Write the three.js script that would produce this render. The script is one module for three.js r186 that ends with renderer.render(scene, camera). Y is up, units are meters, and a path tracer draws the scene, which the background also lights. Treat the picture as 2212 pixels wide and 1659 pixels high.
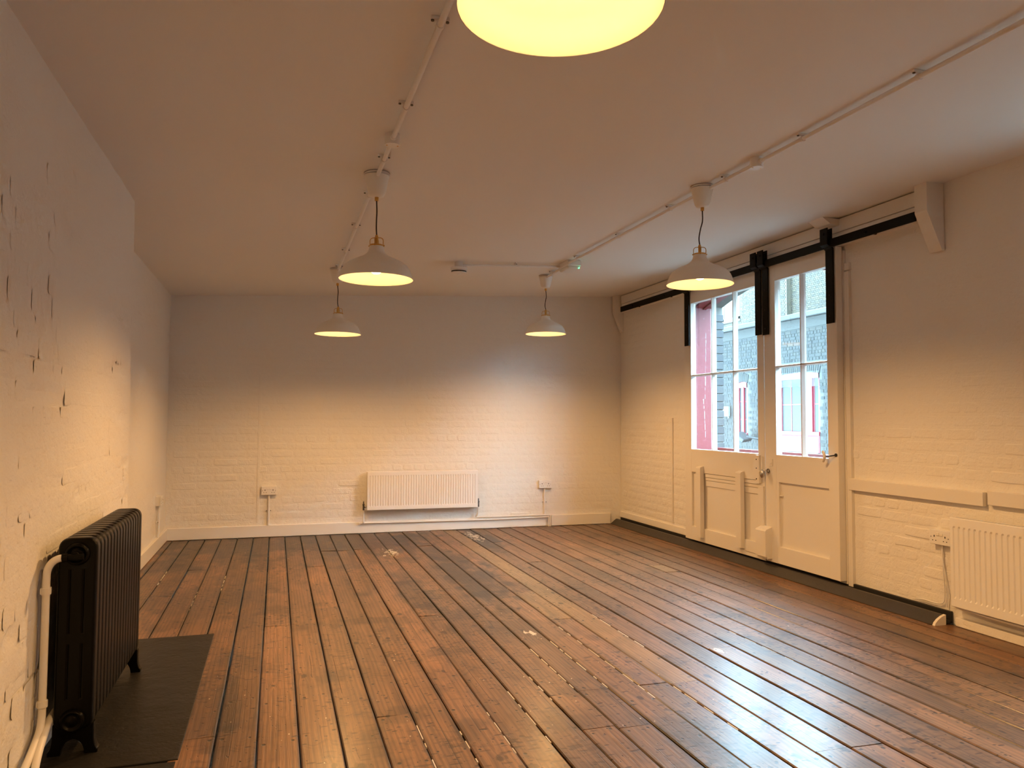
import * as THREE from 'three';
import { RoundedBoxGeometry } from 'three/addons/geometries/RoundedBoxGeometry.js';
import { mergeGeometries } from 'three/addons/utils/BufferGeometryUtils.js';

// ------------------------------------------------------------------ camera, sky, exposure
const scene = new THREE.Scene();
const camera = new THREE.PerspectiveCamera(2 * Math.atan(829.5 / 1630) * 180 / Math.PI, 2212 / 1659, 0.05, 200);
camera.position.set(0, 1.18, 0);
camera.quaternion.setFromRotationMatrix(new THREE.Matrix4().makeBasis(
  new THREE.Vector3(0.954618, 0.004994, 0.297792), new THREE.Vector3(-0.018823, 0.998872, 0.043586), new THREE.Vector3(-0.297238, -0.047214, 0.953635)));
const SKY = 44;                                        // overcast sky, cool against the lamps
scene.background = new THREE.Color().setRGB(0.47 * SKY, 0.79 * SKY, 1.0 * SKY);
const LAMP_RGB = [1, 0.54, 0.19], LAMP_CD = 9.8;       // one filament bulb in each pendant
const renderer = new THREE.WebGLRenderer();
renderer.toneMapping = THREE.LinearToneMapping;
renderer.toneMappingExposure = 1.0;
renderer.shadowMap.enabled = true;

// ------------------------------------------------------------------ helpers
function rng(seed) { let a = seed >>> 0; return () => { a = (a + 0x6D2B79F5) >>> 0; let t = a; t = Math.imul(t ^ (t >>> 15), t | 1); t ^= t + Math.imul(t ^ (t >>> 7), t | 61); return ((t ^ (t >>> 14)) >>> 0) / 4294967296; }; }
const NT = new Float32Array(65536); { const r = rng(77); for (let i = 0; i < 65536; i++) NT[i] = r(); }
function vn(x, y) {                                    // value noise 0..1
  const xi = Math.floor(x), yi = Math.floor(y); let fx = x - xi, fy = y - yi;
  fx = fx * fx * (3 - 2 * fx); fy = fy * fy * (3 - 2 * fy);
  const x0 = xi & 255, x1 = (xi + 1) & 255, y0 = (yi & 255) << 8, y1 = ((yi + 1) & 255) << 8;
  const a = NT[y0 + x0], b = NT[y0 + x1], c = NT[y1 + x0], d = NT[y1 + x1];
  return (a + (b - a) * fx) + ((c + (d - c) * fx) - (a + (b - a) * fx)) * fy;
}
const fbm = (x, y, n = 4) => { let s = 0, a = 0.5, t = 0; for (let i = 0; i < n; i++) { s += a * vn(x, y); t += a; x = x * 2.03 + 17.1; y = y * 2.03 + 5.7; a *= 0.5; } return s / t; };
const clamp = (v, a = 0, b = 1) => v < a ? a : v > b ? b : v;
const smooth = (a, b, v) => { const t = clamp((v - a) / (b - a)); return t * t * (3 - 2 * t); };
const taken = new Map();
function numbered(name) { const n = taken.get(name) ?? 0; taken.set(name, n + 1); return n ? `${name}_${String(n).padStart(3, '0')}` : name; }
function tag(o, label, category, group, kind) { o.userData.label = label; o.userData.category = category; if (group) o.userData.group = group; if (kind) o.userData.kind = kind; return o; }
function thing(name, label, category, base = [0, 0, 0], group, kind) {
  const g = new THREE.Group(); g.name = numbered(name); g.position.set(...base); scene.add(g);
  return tag(g, label, category, group, kind);
}
const topOf = (o) => { const p = new THREE.Vector3(); for (let q = o; q && q !== scene; q = q.parent) p.add(q.position); return p; };
function put(parent, name, geo, mat) {                 // geo is given in world metres
  const m = new THREE.Mesh(Array.isArray(geo) ? merge(geo) : geo, mat); m.name = name; m.castShadow = m.receiveShadow = true;
  const p = topOf(parent); m.geometry.translate(-p.x, -p.y, -p.z); parent.add(m); return m;
}
function lone(name, geo, mat, label, category, base, group, kind) { // a thing that is one mesh
  const m = new THREE.Mesh(Array.isArray(geo) ? merge(geo) : geo, mat); m.name = numbered(name); m.castShadow = m.receiveShadow = true;
  if (base) { m.geometry.translate(-base[0], -base[1], -base[2]); m.position.set(...base); }
  scene.add(m); return tag(m, label, category, group, kind);
}
function merge(list) { return mergeGeometries(list.map((g) => { const h = g.index ? g.toNonIndexed() : g; for (const k of Object.keys(h.attributes)) if (!['position', 'normal', 'uv'].includes(k)) h.deleteAttribute(k); return h; })); }
function mUV(g, s = 1) {                               // uv in metres from the dominant axis of each face
  g = g.index ? g.toNonIndexed() : g; const p = g.attributes.position, n = g.attributes.normal, uv = new Float32Array(p.count * 2);
  for (let f = 0; f < p.count; f += 3) {
    let ax = 0, ay = 0, az = 0; for (let k = 0; k < 3; k++) { ax += Math.abs(n.getX(f + k)); ay += Math.abs(n.getY(f + k)); az += Math.abs(n.getZ(f + k)); }
    for (let k = 0; k < 3; k++) { const i = f + k, x = p.getX(i), y = p.getY(i), z = p.getZ(i);
      const [u, v] = ax >= ay && ax >= az ? [z, y] : ay >= az ? [x, z] : [x, y]; uv[2 * i] = u * s; uv[2 * i + 1] = v * s; }
  }
  g.setAttribute('uv', new THREE.BufferAttribute(uv, 2)); return g;
}
function box(x0, x1, y0, y1, z0, z1, r = 0.002) {
  const w = Math.abs(x1 - x0), h = Math.abs(y1 - y0), d = Math.abs(z1 - z0), rr = Math.min(r, w * 0.45, h * 0.45, d * 0.45);
  const g = rr > 0.0003 ? new RoundedBoxGeometry(w, h, d, 1, rr) : new THREE.BoxGeometry(w, h, d);
  g.translate((x0 + x1) / 2, (y0 + y1) / 2, (z0 + z1) / 2); return mUV(g);
}
function cyl(p0, p1, r0, r1 = r0, seg = 14) {
  const a = new THREE.Vector3(...p0), b = new THREE.Vector3(...p1), d = b.clone().sub(a), g = new THREE.CylinderGeometry(r1, r0, d.length(), seg);
  g.applyQuaternion(new THREE.Quaternion().setFromUnitVectors(new THREE.Vector3(0, 1, 0), d.clone().normalize()));
  g.translate((a.x + b.x) / 2, (a.y + b.y) / 2, (a.z + b.z) / 2); return g;
}
function tube(pts, r, seg = 48, rad = 10, tension = 0.5) { return new THREE.TubeGeometry(new THREE.CatmullRomCurve3(pts.map((p) => new THREE.Vector3(...p)), false, 'catmullrom', tension), seg, r, rad); }
function pipe(pts, r, bend = 0.03, rad = 10) {         // straight runs with rounded bends
  const P = pts.map((p) => new THREE.Vector3(...p)), c = new THREE.CurvePath(); let from = P[0];
  for (let i = 1; i < P.length - 1; i++) {
    const a = P[i].clone().add(P[i - 1].clone().sub(P[i]).setLength(bend)), b = P[i].clone().add(P[i + 1].clone().sub(P[i]).setLength(bend));
    c.add(new THREE.LineCurve3(from, a)); c.add(new THREE.QuadraticBezierCurve3(a, P[i], b)); from = b;
  }
  c.add(new THREE.LineCurve3(from, P[P.length - 1]));
  const pp = []; for (const s of c.curves) { const n = s.isLineCurve3 ? 1 : 6; for (let k = 0; k < n; k++) pp.push(s.getPoint(k / n)); } pp.push(P[P.length - 1]);
  const parts = []; for (let i = 0; i < pp.length - 1; i++) if (pp[i].distanceTo(pp[i + 1]) > 1e-4) { parts.push(cyl(pp[i].toArray(), pp[i + 1].toArray(), r, r, rad)); if (i) { const s = new THREE.SphereGeometry(r, rad, 6); s.translate(...pp[i].toArray()); parts.push(s); } }
  return merge(parts);
}
function lathe(prof, seg = 48) { return new THREE.LatheGeometry(prof.map(([r, y]) => new THREE.Vector2(r, y)), seg); }
function extrudeZ(pts, z0, z1) {                       // polygon in x-y, pulled along z
  const g = new THREE.ExtrudeGeometry(new THREE.Shape(pts.map(([x, y]) => new THREE.Vector2(x, y))), { depth: z1 - z0, bevelEnabled: false }); g.translate(0, 0, z0); return mUV(g);
}
function texture(w, h, fn, srgb, wrap = true) {
  const d = new Uint8Array(w * h * 4); for (let y = 0; y < h; y++) for (let x = 0; x < w; x++) { const c = fn(x, y), i = 4 * (y * w + x); d[i] = c[0]; d[i + 1] = c[1]; d[i + 2] = c[2]; d[i + 3] = 255; }
  return dataTex(d, w, h, srgb, wrap);
}
function dataTex(d, w, h, srgb, wrap) {
  const t = new THREE.DataTexture(d, w, h); t.magFilter = THREE.LinearFilter; t.minFilter = THREE.LinearMipmapLinearFilter; t.generateMipmaps = true;
  if (wrap) t.wrapS = t.wrapT = THREE.RepeatWrapping; if (srgb) t.colorSpace = THREE.SRGBColorSpace; t.needsUpdate = true; return t;
}
const lin = (r, g, b) => new THREE.Color().setRGB(r, g, b);
const std = (c, roughness = 0.6, o = {}) => new THREE.MeshStandardMaterial({ color: lin(...c), roughness, ...o });

// tileable relief of thick brushed paint over plaster, 0.8 m a side
const W = 512, paintTex = (() => {
  const tn = (x, y, f) => { const X = (x / W) * f, Y = (y / W) * f, xi = Math.floor(X), yi = Math.floor(Y); let fx = X - xi, fy = Y - yi; fx = fx * fx * (3 - 2 * fx); fy = fy * fy * (3 - 2 * fy);
    const q = (i, j) => NT[((((j % f) + f) % f) * 131 + (((i % f) + f) % f) * 17 + f * 977) & 65535]; const a = q(xi, yi), b = q(xi + 1, yi), c = q(xi, yi + 1), d = q(xi + 1, yi + 1); return (a + (b - a) * fx) * (1 - fy) + (c + (d - c) * fx) * fy; };
  return texture(W, W, (x, y) => { const big = tn(x, y, 6) * 0.5 + tn(x, y, 14) * 0.3 + tn(x, y, 36) * 0.22 + tn(x, y, 110) * 0.12 + tn(x, y, 230) * 0.07;
    const pit = smooth(0.80, 0.92, tn(x, y, 44)) * 0.12 + smooth(0.84, 0.95, tn(x, y, 20)) * 0.10; const v = clamp(big * 0.85 - pit) * 255; return [v, v, v]; }, false);
})();
paintTex.repeat.set(1 / 0.8, 1 / 0.8);
const M = {
  wall: std([0.80, 0.775, 0.735], 0.82, { bumpMap: paintTex, bumpScale: 0.006 }),
  ceiling: std([0.80, 0.78, 0.75], 0.9),
  trim: std([0.82, 0.80, 0.76], 0.42),
  doorPaint: std([0.78, 0.745, 0.69], 0.45, { bumpMap: paintTex, bumpScale: 0.0008 }),
  enamel: std([0.84, 0.83, 0.82], 0.28),
  plastic: std([0.80, 0.79, 0.78], 0.38),
  pipeWhite: std([0.80, 0.775, 0.74], 0.4),
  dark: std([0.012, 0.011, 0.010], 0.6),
  blackIron: new THREE.MeshPhysicalMaterial({ color: lin(0.003, 0.0028, 0.0027), roughness: 0.3, specularIntensity: 0.25, bumpMap: paintTex, bumpScale: 0.0006 }),
  blackSteel: new THREE.MeshPhysicalMaterial({ color: lin(0.004, 0.0037, 0.0035), roughness: 0.45, specularIntensity: 0.2 }),
  rampPaint: std([0.035, 0.030, 0.025], 0.45, { bumpMap: paintTex, bumpScale: 0.002 }),
  slate: new THREE.MeshPhysicalMaterial({ color: lin(0.014, 0.0128, 0.0118), roughness: 0.45, specularIntensity: 0.5, bumpMap: paintTex, bumpScale: 0.004 }),
  brass: new THREE.MeshStandardMaterial({ color: lin(0.62, 0.36, 0.10), roughness: 0.3, metalness: 1 }),
  steel: new THREE.MeshStandardMaterial({ color: lin(0.55, 0.54, 0.52), roughness: 0.25, metalness: 1 }),
  darkMetal: new THREE.MeshStandardMaterial({ color: lin(0.12, 0.11, 0.10), roughness: 0.35, metalness: 1 }),
  shade: std([0.84, 0.82, 0.77], 0.45),
  lining: std([0.86, 0.84, 0.78], 0.5),
  cord: std([0.03, 0.018, 0.015], 0.8),
  glass: new THREE.MeshPhysicalMaterial({ color: 0xffffff, roughness: 0.02, transmission: 1, thickness: 0, ior: 1.5 }),
  redPaint: std([0.16, 0.011, 0.017], 0.5),
  bulb: new THREE.MeshStandardMaterial({ color: 0xffffff, roughness: 0.5, emissive: lin(...LAMP_RGB), emissiveIntensity: 55 }),
};

// ------------------------------------------------------------------ room measures
const XB = -0.77, XL = -1.0, ZB = -7.96, XR = 3.80, XO = 4.12, ZN = 2.2, ZC = -4.61;
const ceilY = (x) => 2.4253 + 0.0498 * x;

// ------------------------------------------------------------------ floor of old boards
const seams = [-1.02, -0.93, -0.783, -0.636, -0.49, -0.341, -0.193, -0.045, 0.102, 0.25, 0.397, 0.54, 0.687, 0.835, 0.984, 1.134, 1.275, 1.422, 1.565, 1.711, 1.858, 2.007, 2.156, 2.31, 2.459, 2.61, 2.765, 2.913, 3.05, 3.185, 3.32, 3.46, 3.60, 3.79];
const F0 = -8.0, F1 = -1.6, tiles = [[0, 12], [12, 23], [23, 33]]; // seam ranges of the three colour maps
const jointsAt = (xm) => { const J = [[0.17, -7.02, -4.566], [0.03, -4.556], [0.315, -7.0, -6.278, -4.902], [0.468, -6.98, -3.07], [0.61, -6.97], [0.76, -6.98], [0.9, -7.0, -4.54], [-0.26, -3.054, -4.927], [1.35, -7.03, -3.108, -2.70], [1.207, -3.088, -2.721], [1.63, -4.965, -4.241, -3.098], [1.78, -4.607, -3.078], [2.08, -7.047, -5.996, -2.298], [1.93, -2.306], [2.98, -7.494, -5.6, -5.308], [3.53, -7.54], [2.24, -3.487], [1.05, -5.2], [2.38, -6.5], [2.68, -4.4], [2.84, -6.1, -3.2], [3.25, -5.0], [-0.55, -6.4], [-0.7, -5.5], [-0.12, -6.2]]; const j = J.find((q) => Math.abs(q[0] - xm) < 0.06); return j ? j.slice(1).sort((a, b) => a - b) : []; };
const boards = [];
for (let i = 0; i < seams.length - 1; i++) {
  const x0 = seams[i], x1 = seams[i + 1], xm = (x0 + x1) / 2, cuts = [ZB, ...jointsAt(xm), ZN];
  for (let k = 0; k < cuts.length - 1; k++) {
    const z0 = cuts[k], z1 = cuts[k + 1];
    const isNew = (Math.abs(xm - 1.63) < 0.05 && z0 > -5 && z1 < -4.2) || (Math.abs(xm - 1.78) < 0.05 && z1 < -3) || (Math.abs(xm - 2.98) < 0.05 && z0 > -5.7 && z1 < -5.2);
    boards.push({ i, x0, x1, z0, z1, isNew, s: rng(900 + i * 31 + k * 7)() });
  }
}
const boardAt = []; for (let i = 0; i < seams.length - 1; i++) boardAt.push(boards.filter((b) => b.i === i));
// what lies on the wood: old dark stains and paint, read off the photograph (x, z, rx, rz, strength)
const stains = [[-0.3, -7.6, 0.9, 0.6, 0.8], [0.75, -7.5, 0.7, 0.7, 0.85], [0.2, -6.7, 0.8, 0.5, 0.4], [1.05, -7.1, 0.22, 0.5, 0.75], [1.45, -5.6, 0.17, 0.75, 0.95], [1.38, -6.5, 0.12, 0.5, 0.7], [1.95, -7.3, 0.13, 0.7, 0.95], [-0.75, -6.6, 0.3, 0.25, 0.6], [-0.24, -3.4, 0.10, 0.6, 0.6], [1.35, -4.1, 0.3, 0.2, 0.45], [0.93, -5.2, 0.1, 0.7, 0.6], [2.5, -3.1, 0.1, 0.6, 0.55], [2.68, -2.9, 0.1, 1.2, 0.5], [1.5, -2.55, 0.12, 0.3, 0.6], [-0.5, -5.3, 0.35, 0.4, 0.4], [2.9, -3.9, 0.3, 0.25, 0.4]];
const paintSpots = [[1.93, -7.45, 0.07, 0.3], [0.97, -6.75, 0.08, 0.18], [1.36, -4.02, 0.05, 0.05], [2.2, -3.45, 0.03, 0.05]];
const floorMats = tiles.map(([s0, s1], ti) => {
  const w = 2048, h = 1200, X0 = seams[s0], X1 = seams[s1], d = new Uint8Array(w * h * 4), bp = new Uint8Array(w * h * 4), R = rng(50 + ti);
  const nails = []; for (const b of boards) if (b.i >= s0 && b.i < s1) for (let z = Math.max(b.z0, F0) + 0.035; z < Math.min(b.z1, F1); z += 0.37 + 0.04 * R()) for (const x of [b.x0 + 0.028, b.x1 - 0.028]) nails.push([x + (R() - 0.5) * 0.02, z + (R() - 0.5) * 0.03, 0.0040 + 0.0030 * R()]);
  for (let n = 0; n < 1500; n++) nails.push([X0 + R() * (X1 - X0), F0 + R() * 6.4, 0.0011 + 0.0042 * R() * R() * R()]);
  const knots = []; for (const b of boards) if (b.i >= s0 && b.i < s1) for (let z = Math.max(b.z0, F0); z < Math.min(b.z1, F1); z += 0.35 + 0.9 * R()) if (R() < 0.62) knots.push([b.i, b.x0 + 0.02 + R() * (b.x1 - b.x0 - 0.04), z, 0.006 + 0.012 * R()]);
  const flecks = [], dashes = []; for (let n = 0; n < 300; n++) { const x = X0 + R() * (X1 - X0), z = F0 + R() * 6.4; if (fbm(x * 1.6 + 8, z * 1.3, 3) > 0.5) flecks.push([x, z, 0.0010 + 0.0045 * R() * R() * R()]); else R(); }
  for (let n = 0; n < 1700; n++) { const x = X0 + R() * (X1 - X0), z = F0 + R() * 6.4, q = R(); if (fbm(x * 2.1 + 60, z * 1.4 + 3, 3) > 0.46) dashes.push([x, z, 0.004 + 0.014 * q * q, (0.0018 + 0.003 * R()) / (0.004 + 0.014 * q * q), 0.5 + 0.5 * R()]); else { R(); R(); } }
  for (let y = 0; y < h; y++) {
    const x = X0 + (y + 0.5) / h * (X1 - X0); let i = s0; while (i < s1 - 1 && x > seams[i + 1]) i++;
    const bl = boardAt[i], kn = knots.filter((q) => q[0] === i);
    for (let px = 0; px < w; px++) {
      const z = F0 + (px + 0.5) / w * 6.4; let b = bl[0]; for (const q of bl) if (z >= q.z0) b = q;
      const o = b.s * 97, cxr = b.x0 + (b.x1 - b.x0) * (0.2 + 0.6 * ((b.s * 7.3) % 1));
      // knots bend the grain around them
      let bend = 0, knot = 0;
      for (const q of kn) { const dx = (x - q[1]) / q[3], dz = (z - q[2]) / (q[3] * 1.9), r2 = dx * dx + dz * dz; if (r2 < 40) { bend += Math.sign(dx) * 0.010 * Math.exp(-r2 / 7); if (r2 < 2.2) knot = Math.max(knot, 1 - smooth(0.45, 1.5, r2 + 0.3 * vn(x * 300, z * 200))); } }
      const gx = x - cxr + bend + 0.012 * (fbm(z * 0.9 + o, x * 3, 2) - 0.5);
      const ring = Math.sqrt(gx * gx * 1.0 + 0.0004 * Math.pow(Math.sin(z * 0.55 + o) + 0.6 * vn(z * 0.7 + o, 3), 2)) * 340 + 5 * fbm(z * 1.4 + o, x * 11 + o, 3);
      const band = Math.pow(0.5 + 0.5 * Math.sin(ring), 2);
      const fx = gx + 0.006 * (vn(z * 1.7 + o, x * 9) - 0.5), fine = vn(fx * 560 + o, z * 11), fine2 = vn(fx * 1250 + o, z * 30), wx = fbm(x * 6 + 3.3, z * 2.1 + o, 2) - 0.5, blot = fbm(x * 11 + o + z * 0.6 + 2.2 * wx, z * 2.3 - x * 1.7 + 1.6 * wx, 5), wear = fbm(x * 16 + 40, z * 9 + 11, 4);
      let tone = (b.isNew ? 1.22 : 0.80 + 0.50 * b.s) * (0.52 + 0.88 * blot) * (0.72 + 0.40 * fine + 0.22 * (fine2 - 0.5)) * (1 - (b.isNew ? 0.18 : 0.34) * band);
      const dent = b.isNew ? 0 : smooth(0.70, 0.80, vn(x * 42 + o, z * 60)) * smooth(0.45, 0.62, fbm(x * 3.1 + 9, z * 2.3, 3));
      const saw = b.isNew ? 0 : smooth(0.66, 0.78, vn(x * 19 + o + z * 7, z * 88 - x * 9 + 6 * vn(x * 20, z * 4))) * smooth(0.48, 0.66, fbm(x * 4.3 + 29, z * 1.7 + o, 3));
      tone *= (1 - 0.55 * dent) * (1 - 0.30 * saw) * (1 - 0.75 * knot);
      const crack = (!b.isNew && Math.abs(gx - 0.02 * Math.sin(o)) < 0.0011 && vn(z * 2.3 + o, 7) > 0.66) ? 1 : 0; tone *= 1 - 0.7 * crack;
      const warm = clamp(0.35 + 0.25 * b.s + 0.35 * (wear - 0.5));
      let r = (0.192 + 0.02 * warm) * tone, g = (0.094 + 0.011 * (1 - warm)) * tone, bb = (0.038 + 0.014 * (1 - warm)) * tone;
      if (b.isNew) { r *= 1.05; g *= 1.22; bb *= 1.15; }
      let st = 0; if (!b.isNew) for (const q of stains) { const u = (x - q[0]) / q[2], v = (z - q[1]) / q[3], k = u * u + v * v; if (k < 2.4) st = Math.max(st, q[4] * smooth(0.32, 0.62, fbm(x * 9 + o, z * 5 + 3, 4) + 0.42 * (1 - k) * 0.6)); }
      const grime = smooth(0.58, 0.74, fbm(x * 5.5 + 70, z * 4.2 + 31, 5)) * 0.34, edge = Math.min(x - b.x0, b.x1 - x), seam = 1 - smooth(0.002, 0.012 + 0.016 * vn(z * 8, x * 40), edge);
      const dk = 1 - clamp(0.70 * st + grime * (b.isNew ? 0.3 : 1) + 0.45 * seam, 0, 0.86); r *= dk; g *= dk * (1 + 0.08 * st); bb *= dk * (1 + 0.28 * st);
      let hgt = 150 + 26 * (fine - 0.5) - 30 * dent - 26 * band * 0.4 - 60 * crack - 40 * seam + 42 * (blot - 0.5);
      for (const q of paintSpots) { const u = (x - q[0]) / q[2], v = (z - q[1]) / q[3], k = u * u + v * v; if (k < 1.6 && fbm(x * 50, z * 24, 3) - 0.22 * k > 0.42) { r = 0.50; g = 0.43; bb = 0.33; hgt += 20; } }
      const n4 = 4 * (y * w + px); const S = (v) => 255 * clamp(v <= 0.0031308 ? v * 12.92 : 1.055 * Math.pow(v, 1 / 2.4) - 0.055);
      d[n4] = S(r); d[n4 + 1] = S(g); d[n4 + 2] = S(bb); d[n4 + 3] = 255; bp[n4] = bp[n4 + 1] = bp[n4 + 2] = clamp(hgt, 0, 255); bp[n4 + 3] = 255;
    }
  }
  const spot = (list, col, dh, st0) => { for (const [x, z, r, st1, al = 1] of list) { const stretch = st1 ?? st0, py = (x - X0) / (X1 - X0) * h, pz = (z - F0) / 6.4 * w, ry = r / (X1 - X0) * h, rz = r * stretch / 6.4 * w;
    for (let yy = Math.floor(py - ry - 1); yy <= py + ry + 1; yy++) for (let xx = Math.floor(pz - rz - 1); xx <= pz + rz + 1; xx++) { if (yy < 0 || yy >= h || xx < 0 || xx >= w) continue; const k = ((yy - py) / (ry + 0.4)) ** 2 + ((xx - pz) / (rz + 0.4)) ** 2, a = al * clamp(1.5 - k * 1.2); if (a <= 0) continue; const n = 4 * (yy * w + xx); for (let c = 0; c < 3; c++) d[n + c] = d[n + c] * (1 - a) + col[c] * a; bp[n] = bp[n + 1] = bp[n + 2] = clamp(bp[n] + dh * a, 0, 255); } } };
  spot(dashes, [36, 19, 11], -40, 1); spot(nails, [10, 6, 5], -90, 1.1); spot(flecks, [226, 214, 196], 10, 1.3);
  const map = dataTex(d, w, h, true, false), bump = dataTex(bp, w, h, false, false);
  return new THREE.MeshPhysicalMaterial({ map, bumpMap: bump, bumpScale: 0.0045, roughness: 0.5, clearcoat: 0.4, clearcoatRoughness: 0.25 });
});
function boardGeo(b, R) {
  const ga = 0.0016 + 0.0026 * R(), gb = 0.0016 + 0.0026 * R(), x0 = b.x0 + ga, x1 = b.x1 - gb, z0 = b.z0 + 0.0015, z1 = b.z1 - 0.0015, L = Math.max(2, Math.ceil((z1 - z0) / 0.3)), lift = (R() - 0.5) * 0.003, tilt = (R() - 0.5) * 0.003, cup = 0.0008 * R();
  const prof = [[0, -0.022], [0, -0.004], [0.0045, 0], [0.5, 0], [-0.0045, 0], [0, -0.004], [0, -0.022]], pos = [], uv = [], idx = [], ti = tiles.findIndex(([a, c]) => b.i >= a && b.i < c), X0 = seams[tiles[ti][0]], X1 = seams[tiles[ti][1]], so = R() * 50;
  for (let k = 0; k <= L; k++) { const z = z0 + (z1 - z0) * k / L, wob = (vn(z * 2.1 + so, 5) - 0.5) * 0.003, nick = k === 0 || k === L ? 0 : (vn(z * 3.7 + so, 9) - 0.5) * 0.0036;
    prof.forEach(([px, py], q) => { const x = q < 3 ? x0 + px + nick : q === 3 ? (x0 + x1) / 2 : x1 + px + nick * 0.6, f = (x - x0) / (x1 - x0) - 0.5; pos.push(x, py + lift + tilt * f * 2 + wob - (q === 3 ? cup : 0), z); uv.push((z - F0) / 6.4, (x - X0) / (X1 - X0)); }); }
  const n = prof.length; for (let k = 0; k < L; k++) for (let q = 0; q < n - 1; q++) { const a = k * n + q, c = a + n; idx.push(a, c, a + 1, a + 1, c, c + 1); }
  for (const [e, s] of [[0, 1], [L * n, -1]]) for (let q = 1; q < n - 1; q++) s > 0 ? idx.push(e, e + q, e + q + 1) : idx.push(e, e + q + 1, e + q);
  const g = new THREE.BufferGeometry(); g.setAttribute('position', new THREE.Float32BufferAttribute(pos, 3)); g.setAttribute('uv', new THREE.Float32BufferAttribute(uv, 2)); g.setIndex(idx); const h = g.toNonIndexed(); h.computeVertexNormals(); return { g: h, ti };
}
{
  const floor = thing('floor', 'old worn brown pine floorboards with dark gaps and stains', 'floor', [0, 0, 0], null, 'structure');
  const R = rng(4242), hearth = { x1: -0.30, z0: -4.485 };
  for (const b0 of boards) {
    let bs = [b0];
    if (b0.x0 < hearth.x1 - 0.05) { bs = b0.z0 < hearth.z0 ? [{ ...b0, z1: Math.min(b0.z1, hearth.z0) }] : []; if (b0.i === 5 && b0.z0 >= hearth.z0) bs = [{ ...b0, x0: -0.296 }]; if (b0.i === 5 && b0.z0 < hearth.z0 && b0.z1 > hearth.z0) bs.push({ ...b0, x0: -0.296, z0: hearth.z0 }); }
    for (const b of bs) { const { g, ti } = boardGeo(b, R); put(floor, 'floorboard', g, floorMats[ti]); }
  }
  const rough = std([0.20, 0.15, 0.10], 0.95);          // dusty void and joists below the boards
  put(floor, 'subfloor', box(XL - 0.1, XR + 0.02, -0.30, -0.20, ZB - 0.1, ZN + 0.1, 0), rough);
  for (const z of [-7.93, -7.02, -6.28, -5.5, -4.92, -4.56, -3.8, -3.08, -2.3, -1.5, -0.7, 0.1, 0.9, 1.7]) put(floor, 'joist', box(XL - 0.05, XR, -0.20, -0.030, z - 0.028, z + 0.028, 0), rough);
  // pale filler left in some of the gaps: seam x, from z, to z
  const filler = std([0.62, 0.55, 0.45], 0.7), FR = rng(8);
  for (const [sx, z0, z1] of [[1.134, -3.35, -3.05], [1.275, -3.75, -3.15], [1.422, -3.85, -3.12], [1.565, -4.1, -2.9], [0.984, -3.2, -2.6], [0.835, -3.0, -2.55], [0.54, -2.95, -2.35], [0.687, -2.85, -2.5], [1.858, -4.3, -3.6], [1.711, -3.05, -2.5], [2.459, -3.75, -3.2], [-0.783, -6.4, -5.9], [-0.49, -5.6, -5.1], [-0.341, -6.1, -5.6]])
    for (let z = z0; z < z1;) { const l = 0.03 + 0.12 * FR(); put(floor, 'gap_filler', box(sx - 0.0022, sx + 0.0024, -0.010, -0.0022, z, Math.min(z + l, z1), 0.0006), filler); z += l + 0.02 + 0.09 * FR(); }
}
// ------------------------------------------------------------------ hearth
{
  const h = thing('hearth_slab', 'black slate hearth slab set flush in the boards under the cast iron radiator', 'hearth', [-0.535, -0.01, -3.5]);
  put(h, 'slab', box(XB, -0.302, -0.022, 0.004, -4.48, -2.885, 0.003), M.slate);
  put(h, 'slab', box(XB, -0.306, -0.022, 0.001, -2.878, -1.2, 0.004), M.slate);
}

// ------------------------------------------------------------------ painted brick walls
function brickGeo(w, h, seed) {                        // a brick under thick paint: soft pillow, 36 triangles; local z is outwards, 0..1
  const R = rng(seed), hw = w / 2, hh = h / 2, c = 0.010, ring = (inset, out, jit) => { const a = hw - inset, b = hh - inset; return [[-a, -b + c], [-a + c, -b], [-a / 3, -b], [a / 3, -b], [a - c, -b], [a, -b + c], [a, b - c], [a - c, b], [a / 3, b], [-a / 3, b], [-a + c, b], [-a, b - c]].map(([x, y]) => [x + (R() - 0.5) * jit, y + (R() - 0.5) * jit, out + (R() - 0.5) * 0.5 * Math.max(0, out)]); };
  const r0 = ring(0.0, -1, 0.004), r1 = ring(0.008, 1, 0.006), pos = [...r0, ...r1, [0, 0, 1.05]], idx = [];
  for (let i = 0; i < 12; i++) { const j = (i + 1) % 12; idx.push(i, j, 12 + i, j, 12 + j, 12 + i, 12 + i, 12 + j, 24); }
  const ou = R(), ov = R(), g = new THREE.BufferGeometry(); g.setAttribute('position', new THREE.Float32BufferAttribute(pos.flat(), 3)); g.setAttribute('uv', new THREE.Float32BufferAttribute(pos.flatMap(([x, y]) => [x + ou, y + ov]), 2)); g.setIndex(idx);
  g.computeVertexNormals(); return g;
}
const STR = [...Array(7)].map((_, i) => brickGeo(0.217, 0.067, 11 + i)), HDR = [...Array(5)].map((_, i) => brickGeo(0.104, 0.067, 41 + i));
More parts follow.
